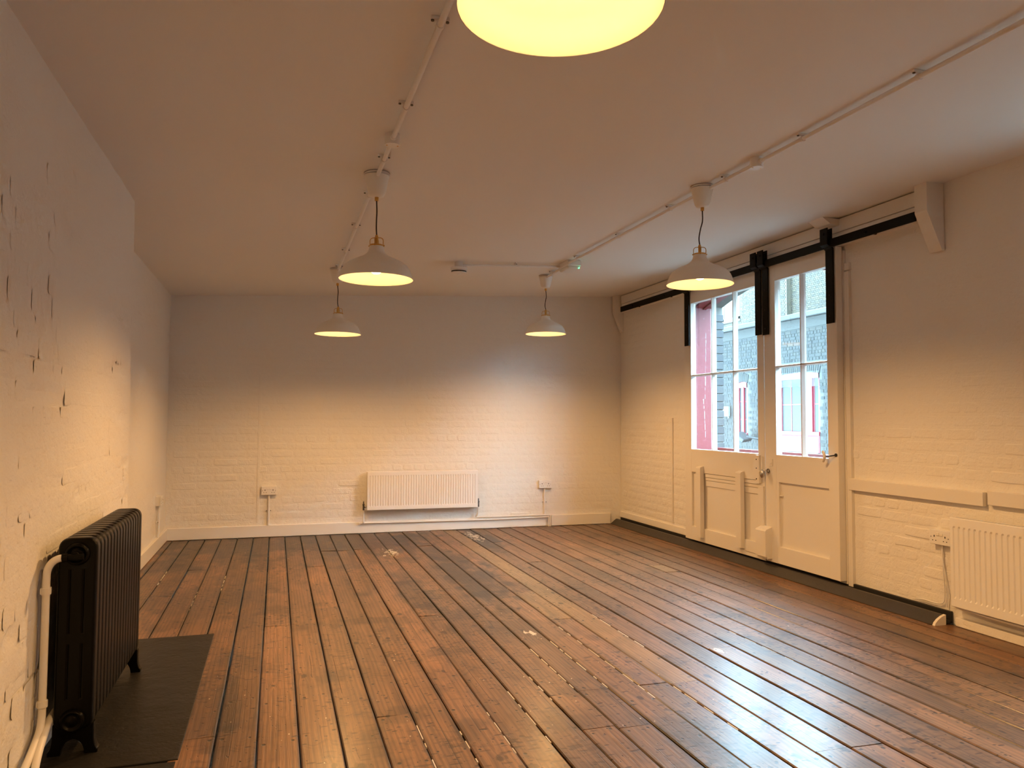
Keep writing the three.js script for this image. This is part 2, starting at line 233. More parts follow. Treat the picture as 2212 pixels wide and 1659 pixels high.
// u runs along the wall, v up; at(u, v) gives the wall's face; turn is about y; proud(u, v, r) in metres
function brickField(wall, { u0, u1, v0, v1, at, turn, keep, proud, rank, seed, most = 300 }) {
  const R = rng(seed), list = [], course = 0.0765;
  for (let c = 0, v = v0 + 0.036; v < v1; c++, v += course) {
    const headers = c % 4 === 3; let u = u0 + (headers ? 0.056 : c % 2 ? 0.056 : 0) - 0.225 * R() * 0.15;
    while (u < u1) { const w = headers || R() < 0.09 ? 0.1125 : 0.225, uc = u + w / 2; if (uc - w / 2 > u0 - 0.01 && uc + w / 2 < u1 + 0.01 && keep(uc, v, w)) list.push({ u: uc, v: v + (R() - 0.5) * 0.005 + 0.006 * (vn(uc * 1.3, v + seed) - 0.5), w, p: proud(uc, v, R()), k: R(), t: (R() - 0.5) * 0.02, tx: (R() - 0.5) }); else R(); u += w; }
  }
  list.sort((a, b) => rank(b) - rank(a));
  const rest = [];
  list.forEach((b, n) => {
    const set = b.w > 0.2 ? STR : HDR, geo = set[Math.floor(b.k * set.length)], m = new THREE.Mesh(geo, M.wall); m.name = 'brick'; m.castShadow = m.receiveShadow = true;
    m.position.set(...at(b.u, b.v)); m.rotation.set(0, turn, 0); m.rotateZ(b.t * 0.5); m.rotateX(b.tx * b.p * 3); m.scale.set(1, 1, b.p);
    if (n < most) wall.add(m); else { m.updateMatrix(); rest.push(geo.clone().applyMatrix4(m.matrix)); }
  });
  if (rest.length) { const m = new THREE.Mesh(merge(rest), M.wall); m.name = 'brickwork'; m.userData.kind = 'stuff'; m.castShadow = m.receiveShadow = true; wall.add(m); }
}
function reliefGrid(u0, u1, v0, v1, step, map, amp, hole) { // uneven plaster face; map(u, v, out) -> world
  const nu = Math.ceil((u1 - u0) / step), nv = Math.ceil((v1 - v0) / step), pos = [], uv = [], idx = [];
  for (let j = 0; j <= nv; j++) for (let i = 0; i <= nu; i++) { const u = u0 + (u1 - u0) * i / nu, v = v0 + (v1 - v0) * j / nv; pos.push(...map(u, v, amp(u, v))); uv.push(u, v); }
  for (let j = 0; j < nv; j++) for (let i = 0; i < nu; i++) { const u = u0 + (u1 - u0) * (i + 0.5) / nu, v = v0 + (v1 - v0) * (j + 0.5) / nv; if (hole && hole(u, v)) continue; const a = j * (nu + 1) + i, c = a + nu + 1; idx.push(a, a + 1, c + 1, a, c + 1, c); }
  const g = new THREE.BufferGeometry(); g.setAttribute('position', new THREE.Float32BufferAttribute(pos, 3)); g.setAttribute('uv', new THREE.Float32BufferAttribute(uv, 2)); g.setIndex(idx); g.computeVertexNormals(); return g;
}
const lumps = (u, v) => 0.010 * (fbm(u * 1.1 + 3, v * 1.3, 3) - 0.5) + 0.0025 * (fbm(u * 9 + 31, v * 11, 3) - 0.5);
{ // back wall
  const wall = thing('wall_back', 'white painted brick back wall', 'wall', [0, 0, ZB], null, 'structure');
  put(wall, 'masonry', box(XL - 0.3, XR + 0.35, -0.1, 2.85, ZB - 0.34, ZB - 0.012, 0), M.wall);
  put(wall, 'paint_skin', reliefGrid(XL - 0.01, XR + 0.01, 0, 2.66, 0.03, (u, v, o) => [u, v, ZB + o - 0.002], lumps), M.wall);
  brickField(wall, { u0: XL, u1: XR, v0: 0.10, v1: 2.6, at: (u, v) => [u, v, lumps(u, v) - 0.002], turn: 0, seed: 5, keep: (u, v) => v < ceilY(u) - 0.05,
    proud: (u, v, r) => 0.0004 + (0.0009 + 0.0052 * r * r) * (0.25 + 0.75 * (1 - smooth(0.8, 1.9, v))) * (0.35 + 0.9 * fbm(u * 1.2, v * 1.5 + 9, 2)), rank: (b) => b.p - b.v * 0.0006 });
  // an old vertical plaster seam
  put(wall, 'plaster_seam', box(-0.17, -0.145, 0.14, 1.62, ZB - 0.004, ZB + 0.0022, 0.002), M.wall);
}
{ // left wall: chimney breast and the recess beyond it
  const wall = thing('wall_left', 'white painted chimney breast and recessed wall on the radiator side', 'wall', [XB, 0, 0], null, 'structure');
  put(wall, 'masonry', [box(XL - 0.35, XB - 0.014, -0.1, 2.8, ZC + 0.012, ZN, 0), box(XL - 0.35, XL - 0.014, -0.1, 2.8, ZB - 0.3, ZC + 0.05, 0)], M.wall);
  const rough = (z, v) => { const crumble = smooth(-3.4, -2.3, z) * (1 - smooth(0.35, 0.8, v)), bow = 0.016 * (fbm(z * 0.9 + 13, v * 1.2 + 5, 3) - 0.5); return bow + 0.004 * (fbm(z * 9, v * 11, 3) - 0.5) - 0.012 * crumble * smooth(0.45, 0.75, fbm(z * 16 + 3, v * 16, 4)) - 0.007 * (1 - 0.7 * smooth(1.4, 1.8, v)) * smooth(0.60, 0.78, fbm(z * 2.5 + 50, v * 16 + 8, 3)); };
  put(wall, 'paint_skin', reliefGrid(ZC + 0.012, ZN, 0, 2.45, 0.022, (u, v, o) => [XB + o - 0.002, v, ZC + 0.012 + ZN - u], (u, v) => rough(ZC + 0.012 + ZN - u, v)), M.wall);
  put(wall, 'corner_render', [...(() => { const g = [], n = 24; for (let k = 0; k < n; k++) { const y0 = 2.42 * k / n, y1 = 2.42 * (k + 1) / n, dx = rough(ZC + 0.012, y0 + 0.05) - 0.002; g.push(cyl([XB + dx - 0.0125, y0, ZC + 0.012], [XB + dx - 0.0125, y1 + 0.01, ZC + 0.012], 0.0125, 0.0125, 12)); } return g; })()].map((g) => mUV(g)), M.wall);
  put(wall, 'paint_skin', reliefGrid(ZB, ZC + 0.02, 0, 2.45, 0.03, (u, v, o) => [XL + o - 0.002, v, ZB + ZC + 0.02 - u], (u, v) => 1.3 * lumps(u + 5, v) - 0.003 * smooth(0.6, 0.75, fbm(u * 8 + 50, v * 20 + 8, 3))), M.wall);
  brickField(wall, { u0: ZC + 0.03, u1: -1.7, v0: 0.0, v1: 2.3, at: (u, v) => [rough(u, v) - 0.002, v, u], turn: Math.PI / 2, seed: 15, keep: () => true,
    proud: (u, v, r) => 0.0003 + 0.0022 * (1 - 0.85 * smooth(1.3, 1.75, v)) * r * r * r * smooth(0.42, 0.6, fbm(u * 1.4 + 4, v * 1.6 + 2, 2)), rank: (b) => b.p });
}
const zD0 = -6.36, zD1 = -4.40, archY = (z) => { const zc = (zD0 + zD1) / 2, d = z - zc; return 2.43 - (3.2 - Math.sqrt(3.2 * 3.2 - d * d)); };
const WIN = { z0: -2.55, z1: -1.60, y0: 0.95, y1: 2.28 };
{ // right wall with the loading door opening and, outside the frame, a window
  const wall = thing('wall_right', 'white painted brick wall with the sliding loading doors', 'wall', [XR, 0, 0], null, 'structure');
  const s = new THREE.Shape(); s.moveTo(ZB - 0.1, -0.1); s.lineTo(ZN, -0.1); s.lineTo(ZN, 2.9); s.lineTo(ZB - 0.1, 2.9);
  const hole = new THREE.Path(); hole.moveTo(zD0, 0.0); for (let k = 0; k <= 24; k++) { const z = zD0 + (zD1 - zD0) * k / 24; hole.lineTo(z, archY(z)); } hole.lineTo(zD1, 0.0); hole.closePath();
  const hw = new THREE.Path(); hw.moveTo(WIN.z0, WIN.y0); hw.lineTo(WIN.z0, WIN.y1); hw.lineTo(WIN.z1, WIN.y1); hw.lineTo(WIN.z1, WIN.y0); hw.closePath();
  s.holes.push(hole, hw);
  const g = new THREE.ExtrudeGeometry(s, { depth: 4.0 - XR - 0.012, bevelEnabled: false, curveSegments: 6 }); g.rotateY(-Math.PI / 2); g.translate(4.0, 0, 0); // shape x -> z, depth -> -x
  put(wall, 'masonry', mUV(g), M.wall);
  const go = new THREE.ExtrudeGeometry(s, { depth: XO - 4.0, bevelEnabled: false, curveSegments: 6 }); go.rotateY(-Math.PI / 2); go.translate(XO, 0, 0);
  put(wall, 'outer_brick_skin', mUV(go), std([0.10, 0.098, 0.09], 0.9));
  const inHole = (z, y) => (z > zD0 - 0.02 && z < zD1 + 0.02 && y < 2.4) || (z > WIN.z0 && z < WIN.z1 && y > WIN.y0 && y < WIN.y1);
  put(wall, 'paint_skin', reliefGrid(ZB, ZN, 0, 2.72, 0.03, (u, v, o) => [XR - o + 0.002, v, u], (u, v) => lumps(u + 20, v) * (1 - smooth(0.25, 0, Math.min(Math.abs(u - zD0), Math.abs(u - zD1))) * 0.5), inHole), M.wall);
  brickField(wall, { u0: ZB, u1: -2.74, v0: 0.08, v1: 2.6, at: (u, v) => [-lumps(u + 20, v) + 0.002, v, u], turn: -Math.PI / 2, seed: 25, keep: (u, v, w) => (u + w / 2 < zD0 - 0.05 || u - w / 2 > zD1 + 0.05) && v < 2.36 && !(v > 0.69 && v < 0.81 && u > -4.4),
    proud: (u, v, r) => 0.0004 + (0.0014 + 0.0046 * r * r) * (0.22 + 0.78 * (1 - smooth(1.1, 1.7, v))) * (0.4 + 0.9 * fbm(u * 1.2, v * 1.5 + 19, 2)), rank: (b) => b.p + (b.u > -5 ? 0.002 : 0) });
}
lone('wall_upper_added', box(XO - 0.5, XO - 0.002, 2.92, 13, -30, 14, 0), std([0.08, 0.07, 0.055], 0.9), 'unseen brick storeys of this building, added to shade the building across the yard', 'wall', [XO, 2.92, -8], null, 'structure');  // unseen storeys added above to cut sky light on the facade opposite
{ // wall behind the camera, ceiling
  lone('wall_front', box(XL - 0.3, XR + 0.4, -0.1, 2.9, ZN, ZN + 0.3, 0), M.wall, 'white painted wall opposite the panel radiator wall', 'wall', [1.4, 0, ZN], null, 'structure');
  const x0 = XL - 0.35, x1 = XO, g = new THREE.BufferGeometry(), t = 0.25, P = [[x0, ceilY(x0)], [x1, ceilY(x1)], [x1, ceilY(x1) + t], [x0, ceilY(x0) + t]];
  lone('ceiling', extrudeZ(P, ZB - 0.34, ZN + 0.3), M.ceiling, 'plain white plastered ceiling carrying surface conduits', 'ceiling', [0, 2.4253, 0], null, 'structure');
}
// ------------------------------------------------------------------ skirting and other fixed timber
lone('baseboard_back', [box(XL, 2.88, 0.004, 0.118, ZB - 0.01, ZB + 0.022, 0.004), box(2.945, 3.66, 0.004, 0.122, ZB - 0.01, ZB + 0.022, 0.004)], M.trim, 'white skirting board along the back wall', 'skirting', [1.3, 0, ZB], null, 'structure');
lone('baseboard_left', box(XL - 0.01, XL + 0.022, 0.004, 0.115, ZB, ZC, 0.004), M.trim, 'white skirting board in the recess beside the chimney breast', 'skirting', [XL, 0, -6.3], null, 'structure');
lone('baseboard_right', box(XR - 0.016, XR + 0.01, 0.073, 0.138, ZB, -6.40, 0.004), M.trim, 'white skirting board behind the dark floor track, between back wall and doors', 'skirting', [XR, 0, -7.2], null, 'structure');
lone('baseboard_near', [box(XR - 0.03, XR + 0.01, 0.0, 0.052, -3.46, ZN, 0.006)], M.wall, 'rough white painted plinth under the wall below the window radiator', 'skirting', [XR, 0, -2], null, 'structure');
lone('trim_1', box(XR - 0.028, XR + 0.004, 0.708, 0.788, -4.30, -3.262, 0.004), M.doorPaint, 'cream rail board on the wall beside the doors', 'rail', [XR, 0.75, -3.8], null, 'structure');
lone('trim_2', box(XR - 0.028, XR + 0.004, 0.720, 0.800, -3.235, 1.2, 0.004), M.doorPaint, 'cream rail board above the wall radiator', 'rail', [XR, 0.76, -1], null, 'structure');
lone('trim_3', [box(XR - 0.042, XR + 0.004, 2.515, 2.605, -7.86, -3.6, 0.003), box(XR - 0.036, XR + 0.004, 2.413, 2.512, -7.86, -3.6, 0.003)], M.doorPaint, 'painted header boards behind the black sliding rail', 'board', [XR, 2.5, -5.7], null, 'structure');
lone('trim_4', [box(3.777, XR + 0.01, 0.06, 2.38, -4.405, -4.322, 0.002), box(XR - 0.024, XR + 0.02, 0.05, 2.225, -4.318, -4.275, 0.003), box(XR - 0.020, XR + 0.01, 2.235, 2.285, -4.318, -4.272, 0.002)], M.doorPaint, 'narrow cream jamb strip at the edge of the door opening', 'jamb', [XR, 0, zD1], null, 'structure');  // first box is an added seal against leaking daylight; the rest is jamb
lone('trim_6', box(3.777, XR + 0.01, 0.06, 2.38, -6.395, -6.355, 0.002), M.doorPaint, 'narrow cream strip added behind the six pane door leaf to stop leaking daylight', 'jamb', [XR, 0.06, -6.37], null, 'structure');  // unseen seal added so daylight does not leak past the leaf
lone('trim_5', box(XR - 0.016, XR + 0.004, 0.155, 1.205, -6.768, -6.744, 0.003), M.doorPaint, 'thin upright batten on the brick between corner and doors', 'batten', [XR, 0.155, -6.75], null, 'structure');
// timber brackets
function bracket(label, z0, z1, deep, yKnee, yLow) {
  const s = new THREE.Shape(); const top = ceilY(XR - deep / 2) - 0.001; s.moveTo(XR, top); s.lineTo(XR - deep, ceilY(XR - deep)); s.lineTo(XR - deep, yKnee + 0.01); s.lineTo(XR - deep + 0.003, yKnee); s.lineTo(XR - 0.02, yLow); s.lineTo(XR, yLow);
  const g = new THREE.ExtrudeGeometry(s, { depth: z1 - z0, bevelEnabled: false }); g.translate(0, 0, z0);
  return lone('timber_bracket', mUV(g), M.doorPaint, label, 'bracket', [XR, yLow, (z0 + z1) / 2]);
}
bracket('large tapered timber bracket ending the black sliding rail above the wall radiator side', -3.59, -3.50, 0.13, 2.43, 2.205);
bracket('slim tapered timber bracket in the corner by the back wall, at the rail end', -7.935, -7.875, 0.115, 2.405, 2.19);
{ const g = extrudeZ([[XR, 2.60], [XR - 0.02, 2.60], [XR - 0.19, 2.608], [XR - 0.12, 2.565], [XR, 2.555]], -4.48, -4.33); lone('timber_bracket', g, M.doorPaint, 'short timber block under the ceiling above the outer door hanger', 'bracket', [XR, 2.56, -4.4]); }
// ------------------------------------------------------------------ sliding rail and floor track
{
  const r = thing('sliding_rail', 'black flat steel rail that carries the sliding doors', 'rail', [3.68, 2.39, -5.6]);
  put(r, 'bar', box(3.676, 3.688, 2.396, 2.455, -7.705, -3.593, 0.002), M.blackSteel);
  for (const z of [-7.4, -6.7, -5.75, -4.7, -4.0]) put(r, 'spacer', cyl([3.688, 2.425, z], [3.765, 2.425, z], 0.011), M.blackSteel);
  for (const z of [-7.4, -6.7, -4.0]) put(r, 'bolt', cyl([3.670, 2.425, z], [3.677, 2.425, z], 0.010, 0.010, 6), M.blackSteel);
}
{
  const r = thing('floor_track', 'long dark wedge shaped floor track under the sliding doors', 'track', [3.7, 0, -5.7]);
  put(r, 'wedge', extrudeZ([[3.655, 0.003], [3.722, 0.056], [3.738, 0.058], [3.738, 0.003]], -7.93, -3.512), M.rampPaint);
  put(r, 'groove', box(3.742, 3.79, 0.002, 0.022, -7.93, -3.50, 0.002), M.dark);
  put(r, 'gap_shade_strip', box(3.780, 3.80, 0.002, 0.072, -7.93, -3.50, 0.002), M.dark);  // near-black wall strip, with the groove box, standing for the shaded gap
  put(r, 'end_cap', extrudeZ([[3.656, 0.0], [3.664, 0.016], [3.684, 0.034], [3.712, 0.050], [3.740, 0.059], [3.740, 0.0]], -3.511, -3.493), M.doorPaint).userData.label = 'cream painted end block';
}
// ------------------------------------------------------------------ sliding doors
const DX = 3.72, DT = 0.055;                           // room face and thickness of the leaves
function hanger(door, z0, z1, yLow, wheelZ) {
  const s = [[DX - 0.010, yLow], [DX - 0.010, 2.395], [3.664, 2.425], [3.664, 2.535], [3.656, 2.535], [3.656, 2.42], [DX - 0.019, 2.388], [DX - 0.019, yLow]];
  const h = put(door, 'hanger_strap', extrudeZ(s, z0, z1), M.blackSteel); h.userData.label = 'black steel hanger strap';
  const zc = (z0 + z1) / 2;
  put(h, 'back_plate', box(3.696, 3.703, 2.44, 2.535, z0 + 0.002, z1 - 0.002, 0.002), M.blackSteel);
  put(h, 'wheel', cyl([3.672, 2.487, zc], [3.692, 2.487, zc], 0.032, 0.032, 24), M.blackSteel);
  put(h, 'axle', cyl([3.650, 2.495, zc], [3.706, 2.495, zc], 0.009, 0.009, 8), M.blackSteel);
  for (const y of [yLow + 0.05, yLow + 0.2, yLow + 0.36]) put(h, 'bolt_head', cyl([DX - 0.022, y, zc], [DX - 0.018, y, zc], 0.0055, 0.0055, 8), M.dark);
}
function leaf(name, label, z0, z1, y0, y1, gz, gy, bars, barY, pz, py) {
  const d = thing(name, label, 'door', [DX, y0, (z0 + z1) / 2], null, 'structure'), x1 = DX + DT, P = M.doorPaint;
  put(d, 'stile', box(DX, x1, y0, y1, z0, gz[0], 0.003), P); put(d, 'stile', box(DX, x1, y0, y1, gz[1], z1, 0.003), P);
  put(d, 'top_rail', box(DX + 0.0005, x1, gy[1], y1 - 0.001, gz[0] - 0.001, gz[1] + 0.001, 0.002), P);
  put(d, 'lock_rail', box(DX + 0.0005, x1, py[1], gy[0], gz[0] - 0.001, gz[1] + 0.001, 0.002), P);
  put(d, 'bottom_rail', box(DX + 0.0005, x1, y0 + 0.001, py[0], gz[0] - 0.001, gz[1] + 0.001, 0.002), P);
  put(d, 'panel', box(DX + 0.020, x1 - 0.01, py[0] - 0.005, py[1] + 0.005, gz[0] - 0.004, gz[1] + 0.004, 0.001), P);
  if (pz[0] > gz[0]) put(d, 'stile', box(DX + 0.0004, x1, py[0], py[1], gz[0] - 0.001, pz[0], 0.002), P);
  if (pz[1] < gz[1]) put(d, 'stile', box(DX + 0.0004, x1, py[0], py[1], pz[1], gz[1] + 0.001, 0.002), P);
  const bw = 0.011, zs = [gz[0], ...bars, gz[1]], ys = [gy[0], barY, gy[1]];
  for (const b of bars) put(d, 'glazing_bar', extrudeBar(b, bw, gy[0], gy[1]), P);
  put(d, 'glazing_bar', (() => { const s = new THREE.Shape([[DX + 0.004, barY - 0.005], [DX + 0.030, barY - bw], [x1 - 0.008, barY - bw], [x1 - 0.008, barY + bw], [DX + 0.030, barY + bw], [DX + 0.004, barY + 0.005]].map((q) => new THREE.Vector2(...q))); const g = new THREE.ExtrudeGeometry(s, { depth: gz[1] - gz[0], bevelEnabled: false }); g.translate(0, 0, gz[0]); return mUV(g); })(), P);
  for (let i = 0; i < zs.length - 1; i++) for (let j = 0; j < 2; j++) put(d, 'pane', new THREE.BoxGeometry(0.003, ys[j + 1] - ys[j] - 0.004, zs[i + 1] - zs[i] - 0.004).translate(DX + 0.036, (ys[j] + ys[j + 1]) / 2, (zs[i] + zs[i + 1]) / 2), M.glass);
  return d;
}
function extrudeBar(z, bw, ya, yb) { // upright glazing bar: narrow nose to the room
  const s = new THREE.Shape([[DX + 0.004, z - 0.005], [DX + 0.030, z - bw], [DX + DT - 0.008, z - bw], [DX + DT - 0.008, z + bw], [DX + 0.030, z + bw], [DX + 0.004, z + 0.005]].map((q) => new THREE.Vector2(q[0], -q[1])));
  const g = new THREE.ExtrudeGeometry(s, { depth: yb - ya, bevelEnabled: false }); g.rotateX(-Math.PI / 2); g.translate(0, ya, 0); return mUV(g);
}
{
  const d = leaf('door_1', 'wide cream sliding door leaf with six panes and two raised battens', -6.388, -5.160, 0.074, 2.400, [-6.272, -5.245], [0.915, 2.285], [-5.922, -5.588], 1.602, [-6.268, -5.245], [0.200, 0.702]);
  const P = M.doorPaint;
  put(d, 'batten', extrudeZ([[DX, 0.765], [DX - 0.034, 0.755], [DX - 0.038, 0.745], [DX - 0.038, 0.122], [DX + 0.002, 0.118]], -6.135, -6.060), P);
  put(d, 'batten', extrudeZ([[DX, 0.762], [DX - 0.032, 0.752], [DX - 0.036, 0.742], [DX - 0.036, 0.130], [DX + 0.002, 0.126]], -5.515, -5.440), P);
  for (const [ya, yb, o] of [[0.668, 0.699, 0.006], [0.640, 0.664, 0.009], [0.588, 0.636, 0.012]]) put(d, 'panel_board', box(DX + o, DX + 0.03, ya, yb, -6.05, -5.246, 0.002), P);
  put(d, 'repair_block', box(DX - 0.006, DX + 0.01, 0.110, 0.205, -5.42, -5.243, 0.002), P);
  put(d, 'stop_block', extrudeZ([[DX, 0.350], [DX - 0.055, 0.330], [DX - 0.062, 0.318], [DX - 0.062, 0.120], [DX - 0.046, 0.118], [DX - 0.046, 0.105], [DX, 0.105]], -5.205, -5.075), P);
  put(d, 'closing_strip', box(DX - 0.012, DX, 0.10, 0.66, -5.238, -5.166, 0.003), P);
  const lk = put(d, 'lock_plate', box(DX - 0.022, DX, 0.680, 0.905, -5.250, -5.205, 0.003), P);
  put(lk, 'bolt_slide', box(DX - 0.012, DX, 0.775, 0.895, -5.195, -5.178, 0.002), P);
  for (const y of [0.715, 0.80, 0.87]) put(lk, 'screw_head', cyl([DX - 0.025, y, -5.238], [DX - 0.021, y, -5.238], 0.005, 0.005, 8), M.dark);
  const pad = put(d, 'lock_arm', tube([[DX - 0.012, 0.772, -5.208], [DX - 0.022, 0.778, -5.180], [DX - 0.03, 0.785, -5.150], [DX - 0.02, 0.788, -5.12]], 0.009, 16, 8), P);
  put(d, 'knob', (() => { const g = new THREE.SphereGeometry(0.024, 18, 12); g.scale(0.8, 1.45, 0.85); g.translate(DX - 0.042, 0.762, -5.135); return g; })(), M.steel).userData.label = 'shiny metal knob';
  hanger(d, -6.355, -6.275, 1.887); hanger(d, -5.240, -5.166, 1.872);
}
{
  const d = leaf('door_2', 'narrow cream sliding door leaf with four panes and one recessed panel', -5.150, -4.330, 0.080, 2.408, [-5.012, -4.432], [0.918, 2.282], [-4.716], 1.604, [-4.985, -4.432], [0.212, 0.706]);
  const P = M.doorPaint;
  put(d, 'keep_plate', box(DX - 0.005, DX, 0.825, 0.882, -5.098, -5.055, 0.002), P);
  put(d, 'keyhole_tab', box(DX - 0.009, DX - 0.004, 0.842, 0.856, -5.084, -5.066, 0.002), P);
  put(d, 'wedge', box(DX + 0.004, DX + 0.024, 0.598, 0.608, -4.984, -4.955, 0.002), P);
  put(d, 'keep_loop', new THREE.TorusGeometry(0.014, 0.004, 8, 18).rotateY(Math.PI / 2).translate(DX - 0.014, 0.788, -5.098), M.darkMetal);
  const h = put(d, 'turn_handle', tube([[DX - 0.05, 0.968, -4.425], [DX - 0.056, 0.942, -4.405], [DX - 0.052, 0.922, -4.41], [DX - 0.045, 0.898, -4.432]], 0.010, 16, 8), P); h.userData.label = 'cream wooden turn handle on a black bolt';
  put(h, 'handle_bolt', cyl([DX, 0.945, -4.352], [DX - 0.052, 0.932, -4.400], 0.0045), M.dark);
  put(h, 'bolt_rose', cyl([DX, 0.945, -4.352], [DX - 0.006, 0.945, -4.352], 0.012), M.dark);
  hanger(d, -5.144, -5.072, 1.864); hanger(d, -4.410, -4.336, 1.868);
}
// ------------------------------------------------------------------ timber frame in the opening, red outside
{
  const f = thing('door_frame', 'red painted timber lining and arched head in the loading door opening', 'frame', [3.92, 0, -5.33], null, 'structure');
  put(f, 'jamb_lining', box(3.815, 3.985, 0.0, 2.30, zD0 + 0.001, zD0 + 0.012, 0.002), M.redPaint);
  put(f, 'jamb_lining', box(3.815, 3.985, 0.0, 2.30, zD1 - 0.012, zD1 - 0.001, 0.002), M.redPaint);
  const head = (drop, x0, x1) => { const s = new THREE.Shape(); s.moveTo(zD0 + 0.002, 2.5); for (let k = 0; k <= 20; k++) { const z = zD0 + 0.002 + (zD1 - zD0 - 0.004) * k / 20; s.lineTo(z, archY(z) - drop); } s.lineTo(zD1 - 0.002, 2.5); const g = new THREE.ExtrudeGeometry(s, { depth: x1 - x0, bevelEnabled: false }); g.rotateY(-Math.PI / 2); g.translate(x1, 0, 0); return mUV(g); };
  put(f, 'arched_head', head(0.02, 3.815, 3.99), M.redPaint); put(f, 'arched_bead', head(0.035, 3.90, 3.935), M.redPaint);
  put(f, 'sill_guard', box(4.00, 4.05, 0.0, 0.925, zD0 + 0.002, zD1 - 0.002, 0.004), M.redPaint);
  const flake = std([0.28, 0.27, 0.26], 0.6), R = rng(31);  // bare patches where the red paint has flaked off
  for (let k = 0; k < 22; k++) { const y = 1.0 + 0.045 * k + 0.03 * R(), l = 0.012 + 0.045 * R(), x = 3.925 + 0.022 * (vn(y * 5, 2) - 0.5) - (k < 8 ? 0.02 : 0); put(f, 'flaked_patch', box(x, x + 0.002 + 0.005 * R(), y, y + l, zD0 + 0.0118, zD0 + 0.0126, 0.0003), flake); }
  // dark engineering bricks of the outer jamb, each its own piece
  const blue = [std([0.034, 0.035, 0.038], 0.6), std([0.044, 0.044, 0.046], 0.65), std([0.028, 0.030, 0.035], 0.6)];
  for (let k = 0, y = 0.9; y < 2.2; k++, y += 0.0775) put(f, 'jamb_brick', box(4.008 + 0.004 * R(), 4.124 + 0.006 * R(), y, y + 0.068, zD0 - 0.02, zD0 + 0.009 + 0.003 * R(), 0.004), blue[k % 3]);
}
// ------------------------------------------------------------------ window outside the frame (its daylight reaches the back wall)
{
  const w = thing('window_1', 'white timber casement window beyond the wall radiator', 'window', [XR + 0.1, WIN.y0, (WIN.z0 + WIN.z1) / 2], null, 'structure'), x0 = 3.98, x1 = 4.04;
  put(w, 'window_frame', [box(x0, x1, WIN.y0, WIN.y0 + 0.06, WIN.z0, WIN.z1), box(x0, x1, WIN.y1 - 0.05, WIN.y1, WIN.z0, WIN.z1), box(x0, x1, WIN.y0, WIN.y1, WIN.z0, WIN.z0 + 0.05), box(x0, x1, WIN.y0, WIN.y1, WIN.z1 - 0.05, WIN.z1)], M.trim);
  for (const k of [1, 2]) { const z = WIN.z0 + (WIN.z1 - WIN.z0) * k / 3; put(w, 'glazing_bar', box(x0 + 0.01, x1 - 0.01, WIN.y0, WIN.y1, z - 0.012, z + 0.012), M.trim); }
  put(w, 'glazing_bar', box(x0 + 0.01, x1 - 0.01, 1.6, 1.625, WIN.z0, WIN.z1), M.trim);
  for (let k = 0; k < 3; k++) for (const [a, b] of [[WIN.y0 + 0.06, 1.6], [1.625, WIN.y1 - 0.05]]) { const l = (WIN.z1 - WIN.z0) / 3; put(w, 'pane', new THREE.BoxGeometry(0.003, b - a, l - 0.03).translate(4.01, (a + b) / 2, WIN.z0 + l * (k + 0.5)), M.glass); }
  put(w, 'window_sill', box(XR - 0.04, x0, WIN.y0 - 0.03, WIN.y0 + 0.004, WIN.z0 - 0.03, WIN.z1 + 0.03, 0.006), M.trim);
}

// ------------------------------------------------------------------ pendant lamps
const shadeOut = [[0.190, 0.000], [0.1885, 0.006], [0.184, 0.020], [0.178, 0.038], [0.170, 0.056], [0.158, 0.072], [0.138, 0.087], [0.108, 0.102], [0.080, 0.114], [0.060, 0.125], [0.047, 0.138], [0.040, 0.152], [0.037, 0.168], [0.036, 0.178]];
const shadeIn = shadeOut.slice(0, 13).map(([r, y], i) => [Math.max(0.004, r - (i ? 0.0022 : 0.0012)), i ? y - 0.0012 : 0.0002]); shadeIn.push([0.0, 0.166]);
const G = (() => { const arch = (a) => { const c = Math.cos(a), s = Math.sin(a); return tube([[0.034 * c, 0.172, 0.034 * s], [0.035 * c, 0.19, 0.035 * s], [0.034 * c, 0.207, 0.034 * s], [0.024 * c, 0.216, 0.024 * s], [0.006 * c, 0.218, 0.006 * s]], 0.0022, 20, 6); };
  return { shade: lathe(shadeOut), lining: lathe(shadeIn), cap: lathe([[0.0, 0.181], [0.034, 0.181], [0.037, 0.178], [0.0372, 0.172]], 32), rod: lathe([[0.0, 0.168], [0.009, 0.168], [0.009, 0.222], [0.006, 0.232], [0.0, 0.232]], 20),
    arm: [0, 1, 2, 3].map((k) => arch(k * Math.PI / 2 + 0.4)), stud: [0, 1, 2, 3].map((k) => { const g = new THREE.SphereGeometry(0.005, 8, 6); g.translate(0.038 * Math.cos(k * Math.PI / 2 + 0.4), 0.175, 0.038 * Math.sin(k * Math.PI / 2 + 0.4)); return g; }),
    bulb: (() => { const g = lathe([[0.0, 0.028], [0.014, 0.030], [0.026, 0.038], [0.031, 0.050], [0.030, 0.062], [0.022, 0.080], [0.015, 0.094], [0.0145, 0.102]], 24); return g; })(), socket: lathe([[0.0, 0.102], [0.0165, 0.102], [0.0165, 0.165], [0.0, 0.165]], 20) }; })();
